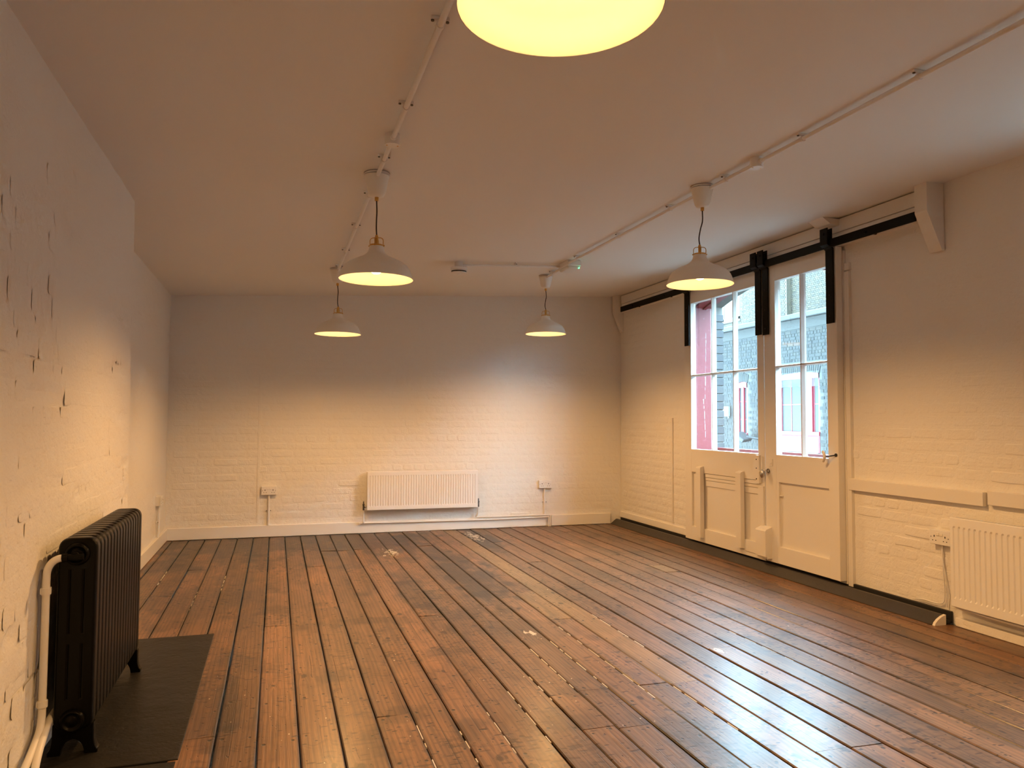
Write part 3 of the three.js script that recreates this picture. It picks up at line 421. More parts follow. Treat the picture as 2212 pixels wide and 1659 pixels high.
function pendant(label, x, z, rim, drift, canZ = z, canX = x) {
  const g = thing('pendant_lamp', label, 'lamp', [x, rim, z], 'matching white dome pendant lamps'), add = (n, geo, m, p = g) => { const o = new THREE.Mesh(geo, m); o.name = n; o.castShadow = o.receiveShadow = true; p.add(o); return o; };
  const sh = add('shade', G.shade, M.shade); add('shade_lining', G.lining, M.lining, sh);
  add('neck_cap', G.cap, M.brass); add('rod', G.rod, M.brass).userData.label = 'brass rod';
  G.arm.forEach((a, k) => { const o = add('stirrup_arm', a, M.brass); add('stud', G.stud[k], M.brass, o); });
  add('bulb_holder', G.socket, M.brass); add('bulb', G.bulb, M.bulb);
  const top = ceilY(canX) - rim, cx = canX - x, cz = canZ - z;
  const cb = top - 0.128;                              // canopy: white tapered cup just under the ceiling, open at the top
  const can = add('canopy', lathe([[0.006, cb], [0.024, cb + 0.001], [0.036, cb + 0.006], [0.043, cb + 0.018], [0.050, cb + 0.045], [0.058, cb + 0.085], [0.064, cb + 0.110], [0.0625, cb + 0.110], [0.056, cb + 0.085], [0.045, cb + 0.03], [0.0, cb + 0.02]], 40).translate(cx, 0, cz), M.shade);
  add('ceiling_plate', lathe([[0.0, top - 0.016], [0.064, top - 0.014], [0.066, top - 0.002], [0.0, top - 0.001]], 32).translate(cx, 0, cz), M.plastic, can);
  add('ceiling_hook', cyl([cx, cb + 0.02, cz], [cx, top - 0.012, cz], 0.012), M.plastic, can);
  add('ferrule', lathe([[0.0, cb - 0.019], [0.010, cb - 0.019], [0.0105, cb + 0.002], [0.0, cb + 0.002]], 16).translate(cx, 0, cz), M.brass);
  const y0 = 0.230, y1 = cb - 0.018, q = (t, d) => [cx * t + d, y0 + (y1 - y0) * t, cz * t + d * 0.5];
  add('flex_cord', tube([q(0, 0), q(0.2, -drift), q(0.45, -drift * 0.4), q(0.7, drift * 0.8), q(1, 0)], 0.0036, 40, 8), M.cord);
  const l = new THREE.SpotLight(lin(...LAMP_RGB), LAMP_CD, 0, 81 * Math.PI / 180, 0.42); l.name = 'bulb_light'; l.position.set(0, 0.026, 0); l.target.position.set(0, -1, 0); g.add(l, l.target); // just below the bulb, inside the shade
  l.castShadow = true; l.shadow.radius = 1.5; l.shadow.bias = -0.0005;
  return g;
}
pendant('white dome pendant beyond the junction box on the iron radiator side, on a straight cord', 0.478, -3.90, 1.899, 0.0015, -3.875, 0.472);
pendant('white dome pendant hanging in front of the back wall on the iron radiator side', 0.476, -6.42, 1.884, 0.004, -6.47, 0.472);
pendant('white dome pendant hanging in front of the six pane sliding door', 2.31, -3.79, 1.960, 0.006, -3.80, 2.335);
pendant('white dome pendant beside the emergency light, above the wall socket', 2.395, -6.63, 1.982, 0.006, -6.66, 2.405);
pendant('white dome pendant showing its whole bright yellow lining, ahead of the ceiling junction box', 0.482, -1.262, 1.935, 0.003);
pendant('white dome pendant over the floor beside the window and the wall radiator', 2.36, -1.10, 1.955, 0.003);

// ------------------------------------------------------------------ ceiling conduits and fittings
function conduit(label, pts, saddles, dir) {
  const g = thing('ceiling_conduit', label, 'conduit', [pts[0][0], pts[0][1], pts[0][2]]);
  for (let k = 0; k + 1 < pts.length; k += 2) put(g, 'tube', cyl(pts[k], pts[k + 1], 0.0105, 0.0105, 14), M.plastic);
  for (const [x, z] of saddles) {
    const y = ceilY(x), s = put(g, 'saddle', [dir === 'z' ? box(x - 0.030, x + 0.030, y - 0.012, y - 0.0005, z - 0.008, z + 0.008, 0.002) : box(x - 0.008, x + 0.008, y - 0.012, y + 0.0002, z - 0.030, z + 0.030, 0.002),
      dir === 'z' ? cyl([x, y - 0.027, z - 0.008], [x, y - 0.027, z + 0.008], 0.0135) : cyl([x - 0.008, y - 0.027, z], [x + 0.008, y - 0.027, z], 0.0135)], M.plastic);
    for (const k of [-1, 1]) put(s, 'screw', dir === 'z' ? cyl([x + k * 0.024, y - 0.016, z], [x + k * 0.024, y - 0.011, z], 0.0055, 0.0055, 8) : cyl([x, y - 0.016, z + k * 0.024], [x, y - 0.011, z + k * 0.024], 0.0055, 0.0055, 8), M.darkMetal);
  }
  return g;
}
const yl = ceilY(0.47) - 0.027, yr = ceilY(2.36) - 0.027;
{
  const L = (z) => [0.47, yl, z], R = (z, dx = 0) => [2.355 + dx, yr, z];
  conduit('white tube conduit on the ceiling, serving the lamps on the iron radiator side', [L(ZN), L(-1.235), L(-1.29), L(-3.29), L(-3.345), L(-3.845), L(-3.905), L(-6.44)], [[0.47, -0.4], [0.47, -1.8], [0.47, -2.29], [0.47, -2.95], [0.47, -3.59], [0.47, -4.2], [0.47, -4.92], [0.47, -5.68], [0.47, -6.3]], 'z');
  conduit('white tube conduit on the ceiling, serving the lamps on the sliding door side', [R(ZN), R(-1.07), R(-1.13), R(-3.28), R(-3.335), R(-3.77), R(-3.83), R(-5.95), R(-6.15, 0.02), R(-6.63, 0.045)], [[2.355, -0.4], [2.355, -1.6], [2.355, -2.27], [2.355, -2.95], [2.355, -3.59], [2.355, -4.21], [2.355, -4.96], [2.355, -5.76], [2.38, -6.42]], 'z');
  conduit('white tube conduit crossing the ceiling between smoke alarm and emergency light', [[1.46, ceilY(1.46) - 0.027, -6.11], [2.34, ceilY(2.34) - 0.027, -6.11]], [[1.933, -6.11]], 'x');
  for (const [x, z, y, side] of [[0.47, -3.318, yl, 'iron radiator'], [2.355, -3.308, yr, 'sliding door']]) {
    const b = thing('junction_box', `round white junction box in the ceiling conduit on the ${side} side`, 'junction box', [x, ceilY(x) - 0.05, z], 'ceiling junction boxes');
    put(b, 'body', cyl([x, ceilY(x) - 0.046, z], [x, ceilY(x) + 0.0006, z], 0.033, 0.033, 28), M.plastic);
    const l = put(b, 'lid', cyl([x, ceilY(x) - 0.052, z], [x, ceilY(x) - 0.046, z], 0.034, 0.035, 28), M.plastic);
    for (const k of [-1, 1]) put(l, 'screw', cyl([x + k * 0.024, ceilY(x) - 0.0535, z], [x + k * 0.024, ceilY(x) - 0.0515, z], 0.004, 0.004, 8), M.brass);
    put(b, 'spout', [cyl([x, y, z - 0.05], [x, y, z + 0.05], 0.0135)], M.plastic);
  }
  const s = thing('smoke_alarm', 'round white smoke alarm with a dark vent ring on the ceiling', 'smoke alarm', [1.435, 2.38, -6.115]), cy = ceilY(1.435);
  put(s, 'mounting_box', cyl([1.435, cy - 0.045, -6.115], [1.435, cy + 0.002, -6.115], 0.033, 0.033, 24), M.plastic);
  put(s, 'base', lathe([[0, cy - 0.045], [0.068, cy - 0.046], [0.070, cy - 0.05], [0.0695, cy - 0.078], [0, cy - 0.078]], 40).translate(1.435, 0, -6.115), M.plastic);
  put(s, 'vent_ring', cyl([1.435, cy - 0.088, -6.115], [1.435, cy - 0.078, -6.115], 0.062, 0.064, 32), M.dark);
  put(s, 'cover', lathe([[0, cy - 0.106], [0.036, cy - 0.105], [0.058, cy - 0.100], [0.066, cy - 0.092], [0.067, cy - 0.088], [0, cy - 0.088]].reverse(), 40).translate(1.435, 0, -6.115), M.plastic);
  put(s, 'test_button', cyl([1.435, cy - 0.109, -6.1], [1.435, cy - 0.104, -6.1], 0.016, 0.016, 20), M.plastic);
  const e = thing('emergency_light', 'white emergency light with a small green indicator on the ceiling', 'emergency light', [2.40, 2.47, -6.03]), ey = ceilY(2.40);
  put(e, 'body', box(2.335, 2.465, ey - 0.052, ey + 0.002, -6.145, -5.93, 0.012), M.plastic);
  put(e, 'diffuser', new RoundedBoxGeometry(0.118, 0.034, 0.200, 3, 0.016).translate(2.40, ey - 0.058, -6.037), std([0.72, 0.73, 0.72], 0.3));
  const led = std([0.1, 0.6, 0.3], 0.3, { emissive: lin(0.05, 1, 0.4), emissiveIntensity: 1.6 });
  put(e, 'indicator_light', new THREE.SphereGeometry(0.006, 12, 8).translate(2.447, ey - 0.060, -5.944), led);
  const pl = new THREE.PointLight(lin(0.05, 1, 0.4), 0.0015); pl.name = 'indicator_glow'; pl.position.set(0.050, -0.0 + (ey - 0.070 - 2.47), 0.094); pl.castShadow = true; pl.shadow.radius = 0.2; e.add(pl);
}

// ------------------------------------------------------------------ panel radiators
// front corrugated plate in local axes: x along, y up, z out; origin at bottom left of the front
function corrugated(len, hgt, pitch, side) {
  const cols = [], n = Math.round((len - 2 * side) / pitch), p = (len - 2 * side) / n, d = 0.0065;
  cols.push([0, -0.012], [0, -0.003], [0.003, 0]); for (let i = 0; i < n; i++) { const a = side + i * p; cols.push([a + p * 0.08, 0], [a + p * 0.24, -d], [a + p * 0.40, -d], [a + p * 0.56, 0]); } cols.push([len - 0.003, 0], [len, -0.003], [len, -0.012]);
  const t = hgt * 0.095, rows = [[0, -0.012, 0], [0.001, -0.003, 0], [0.004, 0, 0], [t, 0, 0], [t + 0.012, 0, 1], [hgt - t - 0.012, 0, 1], [hgt - t, 0, 0], [hgt - 0.004, 0, 0], [hgt - 0.001, -0.003, 0], [hgt, -0.012, 0]];
  const pos = [], idx = []; for (const [y, off, k] of rows) for (const [x, z] of cols) { const edge = x < 0.004 || x > len - 0.004; pos.push(x, y, edge ? Math.min(z, off) : off + z * k); }
  const w = cols.length; for (let j = 0; j < rows.length - 1; j++) for (let i = 0; i < w - 1; i++) { const a = j * w + i, c = a + w; idx.push(a, a + 1, c + 1, a, c + 1, c); }
  const g = new THREE.BufferGeometry(); g.setAttribute('position', new THREE.Float32BufferAttribute(pos, 3)); g.setIndex(idx); const h = g.toNonIndexed(); h.computeVertexNormals(); return mUV(h);
}
function panelRadiator(label, base, turn, len, hgt, depth, pitch, group, gap) {
  const r = thing('panel_radiator', label, 'radiator', base, group); r.rotation.y = turn;
  const add = (n, g, m, p = r) => { const o = new THREE.Mesh(Array.isArray(g) ? merge(g) : g, m); o.name = n; o.castShadow = o.receiveShadow = true; p.add(o); return o; };
  add('front_panel', corrugated(len, hgt, pitch, 0.018), M.enamel);
  add('rear_panel', corrugated(len - 0.01, hgt - 0.01, pitch, 0.018).rotateY(Math.PI).translate(len - 0.005, 0.005, -depth + 0.006), M.enamel);
  add('side_cover', box(0.0005, 0.010, 0.004, hgt - 0.003, -depth + 0.012, -0.011, 0.001), M.enamel); add('side_cover', box(len - 0.010, len - 0.0005, 0.004, hgt - 0.003, -depth + 0.012, -0.011, 0.001), M.enamel);
  const gr = add('top_grille', [box(0.004, len - 0.004, hgt - 0.006, hgt - 0.001, -0.020, -0.008, 0.001), box(0.004, len - 0.004, hgt - 0.006, hgt - 0.001, -depth + 0.006, -depth + 0.018, 0.001), ...[...Array(Math.floor(len / 0.022))].map((_, k) => box(0.012 + k * 0.022, 0.017 + k * 0.022, hgt - 0.006, hgt - 0.0012, -depth + 0.012, -0.014, 0.0005))], M.enamel);
  for (const x of [len * 0.18, len * 0.82]) add('wall_bracket', box(x - 0.015, x + 0.015, 0.05, hgt - 0.05, -depth - gap, -depth + 0.004, 0.001), M.enamel);
  return { r, add };
}
{
  const { r, add } = panelRadiator('white ribbed panel radiator low on the back wall', [0.902, 0.243, -7.858], 0, 1.172, 0.394, 0.075, 0.0262, 'ribbed panel radiators', 0.012);
  for (const [x, s] of [[-0.030, 1], [1.190, -1]]) { // a valve at each bottom corner
    const v = add('valve', [cyl([x, 0.000, -0.045], [x, 0.055, -0.045], 0.009), cyl([x, 0.030, -0.045], [x + s * 0.034, 0.034, -0.045], 0.009)], M.darkMetal); v.userData.label = 'dark metal radiator valve';
    add('valve_head', lathe([[0, 0.05], [0.011, 0.05], [0.012, 0.058], [0.007, 0.066], [0.006, 0.088], [0.0, 0.092]], 12).translate(x, 0, -0.045), M.darkMetal, v); add('union_nut', cyl([x + s * 0.014, 0.032, -0.045], [x + s * 0.028, 0.033, -0.045], 0.014, 0.014, 6), M.steel, v);
  }
  const z = ZB + 0.036;                                // thin white pipes along the skirting
  put(r, 'flow_pipe', pipe([[0.872, 0.245, -7.903], [0.872, 0.118, -7.903], [0.872, 0.108, z], [2.30, 0.098, z], [2.905, 0.106, z], [2.905, 0.0, z]], 0.0075, 0.02), M.pipeWhite);
  put(r, 'return_pipe', pipe([[2.092, 0.245, -7.903], [2.088, 0.17, -7.906], [2.065, 0.133, z], [2.30, 0.128, z - 0.004], [2.928, 0.128, z - 0.004], [2.928, 0.0, z - 0.004]], 0.0075, 0.02), M.pipeWhite);
  put(r, 'pipe_stub', [cyl([0.835, 0.103, ZB + 0.024], [0.835, 0.103, z + 0.012], 0.010), cyl([0.835, 0.103, z], [0.872, 0.108, z], 0.0075)], M.pipeWhite);
}
{
  const len = 1.25, { r, add } = panelRadiator('white ribbed panel radiator below the cream rail board, beside the dark track', [3.712, 0.125, -3.430], -Math.PI / 2, len, 0.508, 0.070, 0.0335, 'ribbed panel radiators', 0.006);
  const v = add('valve', [cyl([-0.014, 0.02, -0.04], [-0.014, 0.085, -0.04], 0.010), cyl([-0.014, 0.05, -0.04], [0.012, 0.05, -0.04], 0.009)], M.darkMetal); v.userData.label = 'dark metal radiator valve';
  add('valve_head', cyl([-0.014, 0.085, -0.04], [-0.014, 0.135, -0.04], 0.014, 0.012), M.plastic, v);
  add('flow_pipe', pipe([[-0.014, 0.02, -0.04], [-0.014, -0.003, -0.04], [0.07, -0.007, -0.033], [0.23, -0.013, -0.033], [4.2, -0.02, -0.033]], 0.0105, 0.02), M.pipeWhite);
}
// ------------------------------------------------------------------ cast iron radiator
{
  const n = 16, p = 0.0585, z0 = -3.015, xa = -0.722, xb = -0.596, xm = (xa + xb) / 2, H = 0.752;
  const r = thing('cast_iron_radiator', 'old black cast iron column radiator standing on the slate hearth', 'radiator', [xm, 0.004, z0 - n * p / 2]);
  const rr = (w, y0, y1, rad) => { const s = new THREE.Shape(), a = w / 2; s.moveTo(-a, y0 + rad); s.lineTo(-a, y1 - rad); s.quadraticCurveTo(-a, y1, -a + rad, y1); s.lineTo(a - rad, y1); s.quadraticCurveTo(a, y1, a, y1 - rad); s.lineTo(a, y0 + rad); s.quadraticCurveTo(a, y0, a - rad, y0); s.lineTo(-a + rad, y0); s.quadraticCurveTo(-a, y0, -a, y0 + rad); return s; };
  const plate = rr(xb - xa - 0.020, 0.095, H - 0.010, 0.030), bar = (x) => { const h = new THREE.Path(); h.moveTo(x - 0.006, 0.19); h.lineTo(x + 0.006, 0.19); h.lineTo(x + 0.006, 0.385); h.lineTo(x - 0.006, 0.385); h.closePath(); const u = new THREE.Path(); u.moveTo(x - 0.006, 0.415); u.lineTo(x + 0.006, 0.415); u.lineTo(x + 0.006, 0.645); u.lineTo(x - 0.006, 0.645); u.closePath(); return [h, u]; };
  plate.holes.push(...bar(-0.0215), ...bar(0.0215));
  const section = new THREE.ExtrudeGeometry(plate, { depth: p - 0.036, bevelEnabled: true, bevelThickness: 0.0165, bevelSize: 0.010, bevelSegments: 5, curveSegments: 8 }); section.translate(0, 0, -(p - 0.036) / 2);
  for (let k = 0; k < n; k++) { const m = new THREE.Mesh(section, M.blackIron); m.name = 'section'; m.castShadow = m.receiveShadow = true; m.position.set(0, 0, n * p / 2 - (k + 0.5) * p); r.add(m); }
  for (const z of [z0 - p * 0.5, z0 - p * (n - 0.5)]) {   // arched feet under the two end sections
    const s = new THREE.Shape(); s.moveTo(-0.062, 0.10); s.lineTo(-0.063, 0.05); s.quadraticCurveTo(-0.066, 0.022, -0.076, 0.012); s.lineTo(-0.076, 0); s.lineTo(-0.040, 0); s.quadraticCurveTo(-0.036, 0.05, 0, 0.055); s.quadraticCurveTo(0.036, 0.05, 0.040, 0); s.lineTo(0.076, 0); s.lineTo(0.076, 0.012); s.quadraticCurveTo(0.066, 0.022, 0.063, 0.05); s.lineTo(0.062, 0.10); s.closePath();
    const g = new THREE.ExtrudeGeometry(s, { depth: 0.026, bevelEnabled: true, bevelThickness: 0.006, bevelSize: 0.003, bevelSegments: 2, curveSegments: 8 }); g.translate(xm, 0.004, z - 0.013); put(r, 'foot', g, M.blackIron);
  }
  for (const [y, plug] of [[0.700, true], [0.125, false]]) {
    const b = put(r, 'end_boss', lathe([[0, 0.010], [0.014, 0.010], [0.016, 0.004], [0.026, 0.004], [0.028, 0.012], [0.036, 0.012], [0.041, -0.006]].map(([a, h]) => [a, h]).reverse(), 28).rotateX(Math.PI / 2).translate(xm, y, z0 + 0.004), M.blackIron);
    if (plug) {
      put(b, 'hex_plug', cyl([xm + 0.004, y, z0 + 0.010], [xm + 0.004, y, z0 + 0.028], 0.020, 0.020, 6), M.blackIron);
      put(b, 'valve_elbow', [cyl([xm + 0.028, y - 0.004, z0 + 0.040], [xm - 0.022, y - 0.004, z0 + 0.040], 0.011), cyl([xm, y, z0 + 0.02], [xm, y, z0 + 0.042], 0.013)], M.blackIron);
      put(b, 'union_nut', cyl([xm - 0.020, y - 0.004, z0 + 0.040], [xm - 0.038, y - 0.005, z0 + 0.040], 0.016, 0.016, 6), M.blackIron);
    }
  }
  const q = r, zp = z0 + 0.040;
  put(q, 'riser_pipe', tube([[xm - 0.034, 0.695, zp], [xm - 0.044, 0.694, zp], [xm - 0.060, 0.688, zp], [-0.732, 0.675, zp], [-0.7405, 0.656, zp], [-0.743, 0.63, zp], [-0.743, 0.58, zp], [-0.743, 0.40, zp], [-0.743, 0.22, zp], [-0.743, 0.155, zp + 0.003], [-0.743, 0.118, zp + 0.03], [-0.742, 0.085, zp + 0.11], [-0.746, 0.055, zp + 0.17], [-0.746, 0.02, zp + 0.20], [-0.746, -0.02, zp + 0.21]], 0.0125, 96, 12), M.pipeWhite);
  put(q, 'return_pipe', tube([[-0.735, 0.132, zp - 0.13], [-0.733, 0.128, zp - 0.05], [-0.727, 0.112, zp + 0.03], [-0.722, 0.082, zp + 0.11], [-0.718, 0.045, zp + 0.165], [-0.716, 0.015, zp + 0.19], [-0.716, -0.02, zp + 0.195]], 0.0125, 64, 12), M.pipeWhite);
  for (const y of [0.585, 0.205]) put(q, 'pipe_clip', [box(XB + 0.010, -0.735, y - 0.010, y + 0.010, zp - 0.009, zp + 0.009, 0.002), cyl([-0.743, y - 0.011, zp], [-0.743, y + 0.011, zp], 0.0165)], M.pipeWhite);
}
// ------------------------------------------------------------------ sockets
// local axes: x along the wall, y up, z out of the wall; origin at the bottom middle of the box on the wall
function socket(label, base, turn, drop, neon) {
  const s = thing('wall_socket', label, 'socket', base, 'white double sockets on surface boxes'); s.rotation.y = turn;
  const add = (n, g, m, p = s) => { const o = new THREE.Mesh(g, m); o.name = n; o.castShadow = o.receiveShadow = true; p.add(o); return o; };
  add('back_box', box(-0.0725, 0.0725, 0.001, 0.085, -0.004, 0.032, 0.003), M.plastic);
  const f = add('face_plate', box(-0.073, 0.073, 0, 0.086, 0.032, 0.040, 0.003), M.plastic);
  for (const [x, w] of [[-0.013, 0.020], [0.013, 0.020]]) add('rocker_switch', box(x - w / 2, x + w / 2, 0.053, 0.070, 0.0395, 0.044, 0.0015), M.plastic, f);
  for (const c of [-0.038, 0.038]) { add('earth_slot', box(c - 0.0035, c + 0.0035, 0.043, 0.054, 0.0396, 0.0404, 0), M.dark, f); for (const k of [-0.011, 0.011]) add('pin_slot', box(c + k - 0.0035, c + k + 0.0035, 0.021, 0.026, 0.0396, 0.0404, 0), M.dark, f); }
  for (const x of [-0.061, 0.061]) add('screw', new THREE.CylinderGeometry(0.0028, 0.0028, 0.002, 10).rotateX(Math.PI / 2).translate(x, 0.043, 0.0402), M.darkMetal, f);
  if (drop > 0) { add('conduit_drop', cyl([0, 0, 0.016], [0, -drop, 0.016], 0.0105), M.plastic); const y = -drop * 0.52; const sd = add('saddle', box(-0.026, 0.026, y - 0.007, y + 0.007, -0.004, 0.010, 0.001), M.plastic); for (const k of [-1, 1]) add('screw', new THREE.CylinderGeometry(0.0045, 0.0045, 0.006, 8).rotateX(Math.PI / 2).translate(k * 0.019, y, 0.012), M.darkMetal, sd); }
  return s;
}
socket('white double socket on the back wall between recess corner and radiator', [-0.056, 0.420, ZB], 0, 0.30);
socket('white double socket on the back wall between radiator and sliding door corner', [2.862, 0.424, ZB], 0, 0.30);
socket('white double socket in the recess beside the chimney breast', [XL, 0.400, -7.40], Math.PI / 2, 0.285);
{
  const s = socket('white double socket half hidden behind the end of the wall radiator', [XR, 0.452, -3.545], -Math.PI / 2, 0);
  const w = thing('cable', 'two thin white cables hanging from the socket beside the wall radiator', 'cable', [XR - 0.008, 0.1, -3.54]), x = XR - 0.012;
  put(w, 'cable_strand', tube([[x, 0.455, -3.556], [x, 0.38, -3.556], [x, 0.27, -3.548], [x, 0.17, -3.543], [x, 0.115, -3.552], [x, 0.098, -3.60], [x, 0.098, -3.70], [x, 0.085, -3.78]], 0.0035, 60, 8), M.plastic);
  put(w, 'cable_strand', tube([[x, 0.455, -3.550], [x, 0.37, -3.551], [x, 0.27, -3.536], [x, 0.18, -3.522], [x, 0.12, -3.525], [x, 0.09, -3.53]], 0.0035, 50, 8), M.plastic);
}

// ------------------------------------------------------------------ outside: yard and the brick buildings opposite
{
  lone('yard_ground', box(XO, 40, -3.3, -3.1, -40, 40, 0), std([0.10, 0.098, 0.092], 0.9), 'grey paved yard below the loading doors', 'ground', [12, -3.1, 0], null, 'structure');
  const bm = [std([0.027, 0.027, 0.025], 0.9), std([0.024, 0.024, 0.023], 0.9), std([0.031, 0.029, 0.025], 0.9), std([0.025, 0.026, 0.025], 0.9), std([0.020, 0.021, 0.021], 0.9)], mortar = std([0.066, 0.068, 0.064], 0.95), stone = std([0.055, 0.056, 0.053], 0.85);
  const X = 12, b = thing('brick_building', 'weathered yellow brick building across the yard with red sash windows', 'building', [X, -3.1, -15]);
  const w1 = { z0: -16.02, z1: -14.57, y0: 0.42, y1: 2.32 }, w2 = { z0: -17.83, z1: -17.38, y0: 0.66, y1: 2.20 };
  { const sh = new THREE.Shape([[-30, -3.1], [30, -3.1], [30, 3.62], [-30, 3.62]].map((q) => new THREE.Vector2(...q))); for (const q of [w1, w2]) { const h = new THREE.Path(); h.moveTo(q.z0, q.y0); h.lineTo(q.z0, q.y1); h.quadraticCurveTo((q.z0 + q.z1) / 2, q.y1 + 0.09, q.z1, q.y1); h.lineTo(q.z1, q.y0); h.closePath(); sh.holes.push(h); }
    const g = new THREE.ExtrudeGeometry(sh, { depth: 0.386, bevelEnabled: false }); g.rotateY(-Math.PI / 2); g.translate(X + 0.4, 0, 0); put(b, 'wall', mUV(g), mortar); }
  put(b, 'coping', box(X - 0.10, X + 0.45, 3.66, 3.78, -30, 30, 0.02), stone);
  put(b, 'string_course', box(X - 0.02, X + 0.1, 3.40, 3.645, -30, 30, 0.008), std([0.033, 0.032, 0.029], 0.9));
  const R = rng(808), bricks = [], inWin = (z, y, w, h) => [w1, w2].some((q) => z + w / 2 > q.z0 && z - w / 2 < q.z1 && y > q.y0 - 0.02 && y < q.y1 + 0.27);
  for (let c = 0, y = -0.1; y < 3.36; c++, y += 0.0775) { let z = -19.2 - (c % 2) * 0.056; const hd = c % 2; while (z < -13.4) { const w = (hd ? 0.1125 : 0.225) * (R() < 0.05 ? 0.6 : 1); if (!inWin(z + w / 2, y + 0.035, w)) bricks.push([z, y, w, R(), R()]); else { R(); R(); } z += w; } }
  bricks.sort((p, q) => Math.abs(p[0] + 15.2) + (p[1] < 0.4 ? 3 : 0) - Math.abs(q[0] + 15.2) - (q[1] < 0.4 ? 3 : 0));
  const rest = [[], [], [], [], []], geoCache = new Map();
  bricks.forEach(([z, y, w, r, o], i) => { const k = Math.floor(r * 5), key = w.toFixed(3); if (i < 300) { if (!geoCache.has(key)) geoCache.set(key, new RoundedBoxGeometry(0.03, 0.066, w - 0.011, 1, 0.004)); const m = new THREE.Mesh(geoCache.get(key), bm[k]); m.name = 'brick'; m.castShadow = m.receiveShadow = true; m.position.set(o * 0.006 + 0.009, y + 0.035 + 3.1, z + w / 2 + 15); b.add(m); } else rest[k].push(new THREE.BoxGeometry(0.03, 0.066, w - 0.011).translate(X + o * 0.006 + 0.009, y + 0.035, z + w / 2)); });
  rest.forEach((l, k) => { if (l.length) put(b, 'brickwork', l, bm[k]).userData.kind = 'stuff'; });
  // gauged brick arches above the windows
  for (const q of [w1, w2]) { const n = Math.round((q.z1 - q.z0 + 0.14) / 0.074), zc = (q.z0 + q.z1) / 2; for (let k = 0; k < n; k++) { const t = (k + 0.5) / n - 0.5, z = zc + t * (q.z1 - q.z0 + 0.10), rise = (1 - 4 * t * t) * 0.05; const g = new RoundedBoxGeometry(0.032, 0.225, 0.060, 1, 0.004); g.rotateX(t * 0.5); g.translate(X + 0.010, q.y1 + 0.115 + rise - 0.02, z); put(b, 'arch_brick', g, bm[[2, 0, 3][k % 3]]); } }
  const red = std([0.17, 0.010, 0.022], 0.5), glassDark = new THREE.MeshPhysicalMaterial({ color: lin(0.048, 0.054, 0.054), roughness: 0.3, specularIntensity: 0.2 });
  const win = (q, sill, bars, mull, mid) => {
    const z0 = q.z0, z1 = q.z1, f = put(b, 'window_frame', [box(X + 0.02, X + 0.10, sill, q.y1 + 0.02, z0, z0 + 0.05), box(X + 0.02, X + 0.10, sill, q.y1 + 0.02, z1 - 0.05, z1), box(X + 0.02, X + 0.10, q.y1 - 0.13, q.y1 + 0.04, z0, z1), box(X - 0.03, X + 0.10, sill - 0.02, sill + 0.07, z0 - 0.01, z1 + 0.01)], red);
    if (mull) put(f, 'mullion', box(X + 0.01, X + 0.10, sill, q.y1 - 0.1, mull[0], mull[1], 0.008), red);
    for (const z of bars) put(f, 'glazing_bar', box(X + 0.045, X + 0.07, sill, q.y1, z - 0.012, z + 0.012), red);
    for (const y of mid) put(f, 'glazing_bar', box(X + 0.045, X + 0.07, y - 0.012, y + 0.012, z0, z1), red);
    const zs = [z0 + 0.05, ...(mull ? [mull[0], mull[1]] : []), z1 - 0.05], ys = [sill, ...mid, q.y1];
    for (let i = 0; i + 1 < zs.length; i += mull ? 2 : 1) for (let j = 0; j + 1 < ys.length; j++) put(f, 'pane', box(X + 0.055, X + 0.061, ys[j], ys[j + 1], zs[i], zs[i + 1], 0), glassDark);
  };
  win(w1, 0.86, [-15.62, -15.22, -14.80], [-15.05, -14.83], [1.58]); win(w2, 0.78, [], [-17.65, -17.55], [1.22, 1.70]);
  put(b, 'apron_panel', box(X + 0.0, X + 0.05, 0.44, 0.84, w1.z0, w1.z1, 0.006), red);
  put(b, 'apron_panel', box(X + 0.0, X + 0.05, 0.66, 0.80, w2.z0, w2.z1, 0.006), red);
  put(b, 'room_behind', box(X + 0.11, X + 0.4, 0.4, 2.4, w1.z0, w1.z1, 0), std([0.12, 0.12, 0.11], 0.9)); put(b, 'room_behind', box(X + 0.11, X + 0.4, 0.6, 2.3, w2.z0, w2.z1, 0), std([0.12, 0.12, 0.11], 0.9));
  // crumpled clear sheeting taped over the large window
  { const film = new THREE.MeshPhysicalMaterial({ color: lin(0.10, 0.11, 0.12), roughness: 0.3, specularIntensity: 0.3, transparent: true, opacity: 0.35, side: THREE.DoubleSide });
    const sh = thing('plastic_sheet', 'crumpled clear plastic sheeting hung over the large red window across the yard', 'sheeting', [X - 0.02, 0.2, -15.3]);
    put(sh, 'film', reliefGrid(w1.z0 + 0.05, w1.z1 + 0.02, 0.2, 0.82, 0.03, (u, v, o) => [X - 0.05 - o, v, u], (u, v) => 0.05 * Math.abs(fbm(u * 5, v * 3, 3) - 0.5) + 0.02 * fbm(u * 14, v * 9, 2)), film);
    put(sh, 'film', reliefGrid(w1.z0 + 0.0, w1.z1 + 0.02, 2.0, 2.36, 0.03, (u, v, o) => [X - 0.02 - o, v, u], (u, v) => 0.05 * Math.abs(fbm(u * 6 + 9, v * 5, 3) - 0.5)), film); }
  { const s = thing('meter_box', 'small white box fixed to the brick wall across the yard', 'box', [X, 1.29, -18.28]); put(s, 'case', box(X - 0.08, X - 0.012, 1.30, 1.58, -18.42, -18.15, 0.01), std([0.14, 0.145, 0.14], 0.5)); put(s, 'cable_gland', cyl([X - 0.04, 1.25, -18.19], [X - 0.04, 1.305, -18.19], 0.02), std([0.14, 0.145, 0.14], 0.5)); }
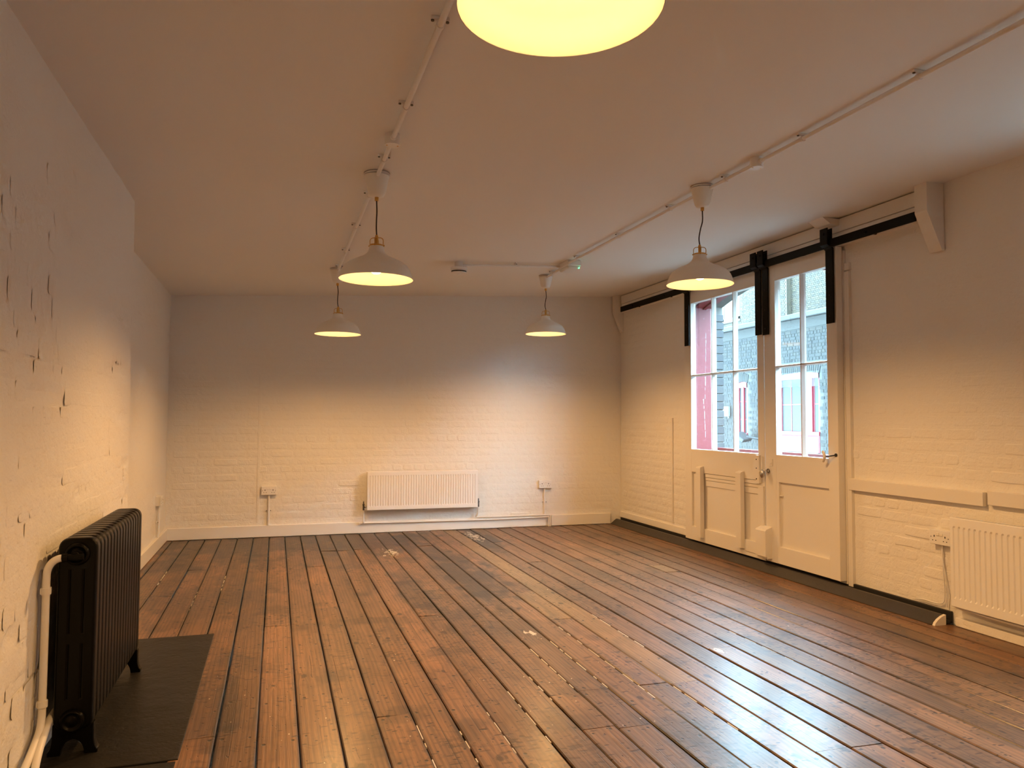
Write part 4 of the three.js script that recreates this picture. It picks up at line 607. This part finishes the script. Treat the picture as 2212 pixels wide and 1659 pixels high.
  { const s = thing('floodlight', 'grey floodlight on a wall arm across the yard', 'floodlight', [X - 0.3, 0.66, -17.1]), grey = std([0.03, 0.033, 0.036], 0.6); const g = new RoundedBoxGeometry(0.46, 0.10, 0.34, 2, 0.03); g.rotateZ(0.1); g.rotateX(0.6); g.rotateY(0.5); put(s, 'housing', g.translate(X - 0.38, 0.76, -17.05), grey); put(s, 'arm', cyl([X - 0.3, 0.76, -17.0], [X - 0.04, 0.72, -16.85], 0.025), grey); put(s, 'supply_cable', tube([[X - 0.045, 0.74, -16.82], [X - 0.03, 1.1, -16.85], [X - 0.03, 1.5, -16.84], [X - 0.03, 2.0, -16.86], [X - 0.03, 2.6, -16.84]], 0.012, 24, 6), grey); }
  // taller building set back behind it, its yellower brick colour standing in for sunlight
  const Y = 20, t = thing('set_back_building', 'taller pale brick building behind the yard wall with white sash window', 'building', [Y, -3.1, -27]), pale = [std([0.056, 0.045, 0.028], 0.9), std([0.047, 0.039, 0.026], 0.9), std([0.038, 0.033, 0.025], 0.9)], pm = std([0.092, 0.086, 0.070], 0.95), lists = [[], [], []];
  put(t, 'wall', box(Y + 0.014, Y + 0.5, -3.1, 9.5, -40, 14, 0), pm);
  put(t, 'pier', box(Y - 0.186, Y + 0.1, -3.1, 9.5, -27.2, -25.9, 0), pm);
  put(t, 'parapet', box(Y - 0.05, Y + 0.6, 9.5, 9.7, -40, 14, 0.02), stone);
  const q = { z0: -30.85, z1: -29.45, y0: 5.80, y1: 7.4 };
  for (let c = 0, y = 4.9; y < 8.5; c++, y += 0.0775) { let z = -33 - (c % 2) * 0.056; while (z < -22.5) { const w = c % 2 ? 0.1125 : 0.225, on = z > -27.2 && z + w < -25.89; if (!(z + w > q.z0 && z < q.z1 && y > q.y0 - 0.05 && y < q.y1)) lists[Math.floor(R() * 3)].push(new THREE.BoxGeometry(0.03, 0.066, w - 0.011).translate(Y + 0.01 - (on ? 0.2 : 0) + R() * 0.005, y + 0.035, z + w / 2)); z += w; } for (const k of [0, 1]) lists[k].push(new THREE.BoxGeometry(0.09, 0.066, 0.03).translate(Y - 0.05 - k * 0.1, y + 0.035, -25.905)); }
  lists.forEach((l, k) => { put(t, 'brickwork', l, pale[k]).userData.kind = 'stuff'; });
  const wh = std([0.13, 0.13, 0.125], 0.6), f = put(t, 'window_frame', [box(Y - 0.01, Y + 0.08, q.y0, q.y0 + 0.14, q.z0, q.z1), box(Y - 0.01, Y + 0.08, q.y0, q.y1, q.z0, q.z0 + 0.13), box(Y - 0.01, Y + 0.08, q.y0, q.y1, q.z1 - 0.13, q.z1), box(Y - 0.01, Y + 0.08, q.y1 - 0.1, q.y1, q.z0, q.z1), box(Y - 0.06, Y + 0.05, q.y0 - 0.08, q.y0, q.z0 - 0.06, q.z1 + 0.06)], wh);
  put(f, 'glazing_bar', box(Y + 0.02, Y + 0.06, q.y0, q.y1, -30.13, -30.03), wh); put(f, 'glazing_bar', box(Y + 0.02, Y + 0.06, 6.5, 6.58, q.z0, q.z1), wh);
  for (const [a, c] of [[q.z0 + 0.13, -30.13], [-30.03, q.z1 - 0.13]]) for (const [e, g] of [[q.y0 + 0.14, 6.5], [6.58, q.y1 - 0.1]]) put(f, 'pane', box(Y + 0.03, Y + 0.036, e, g, a, c, 0), glassDark);
}
renderer.render(scene, camera);
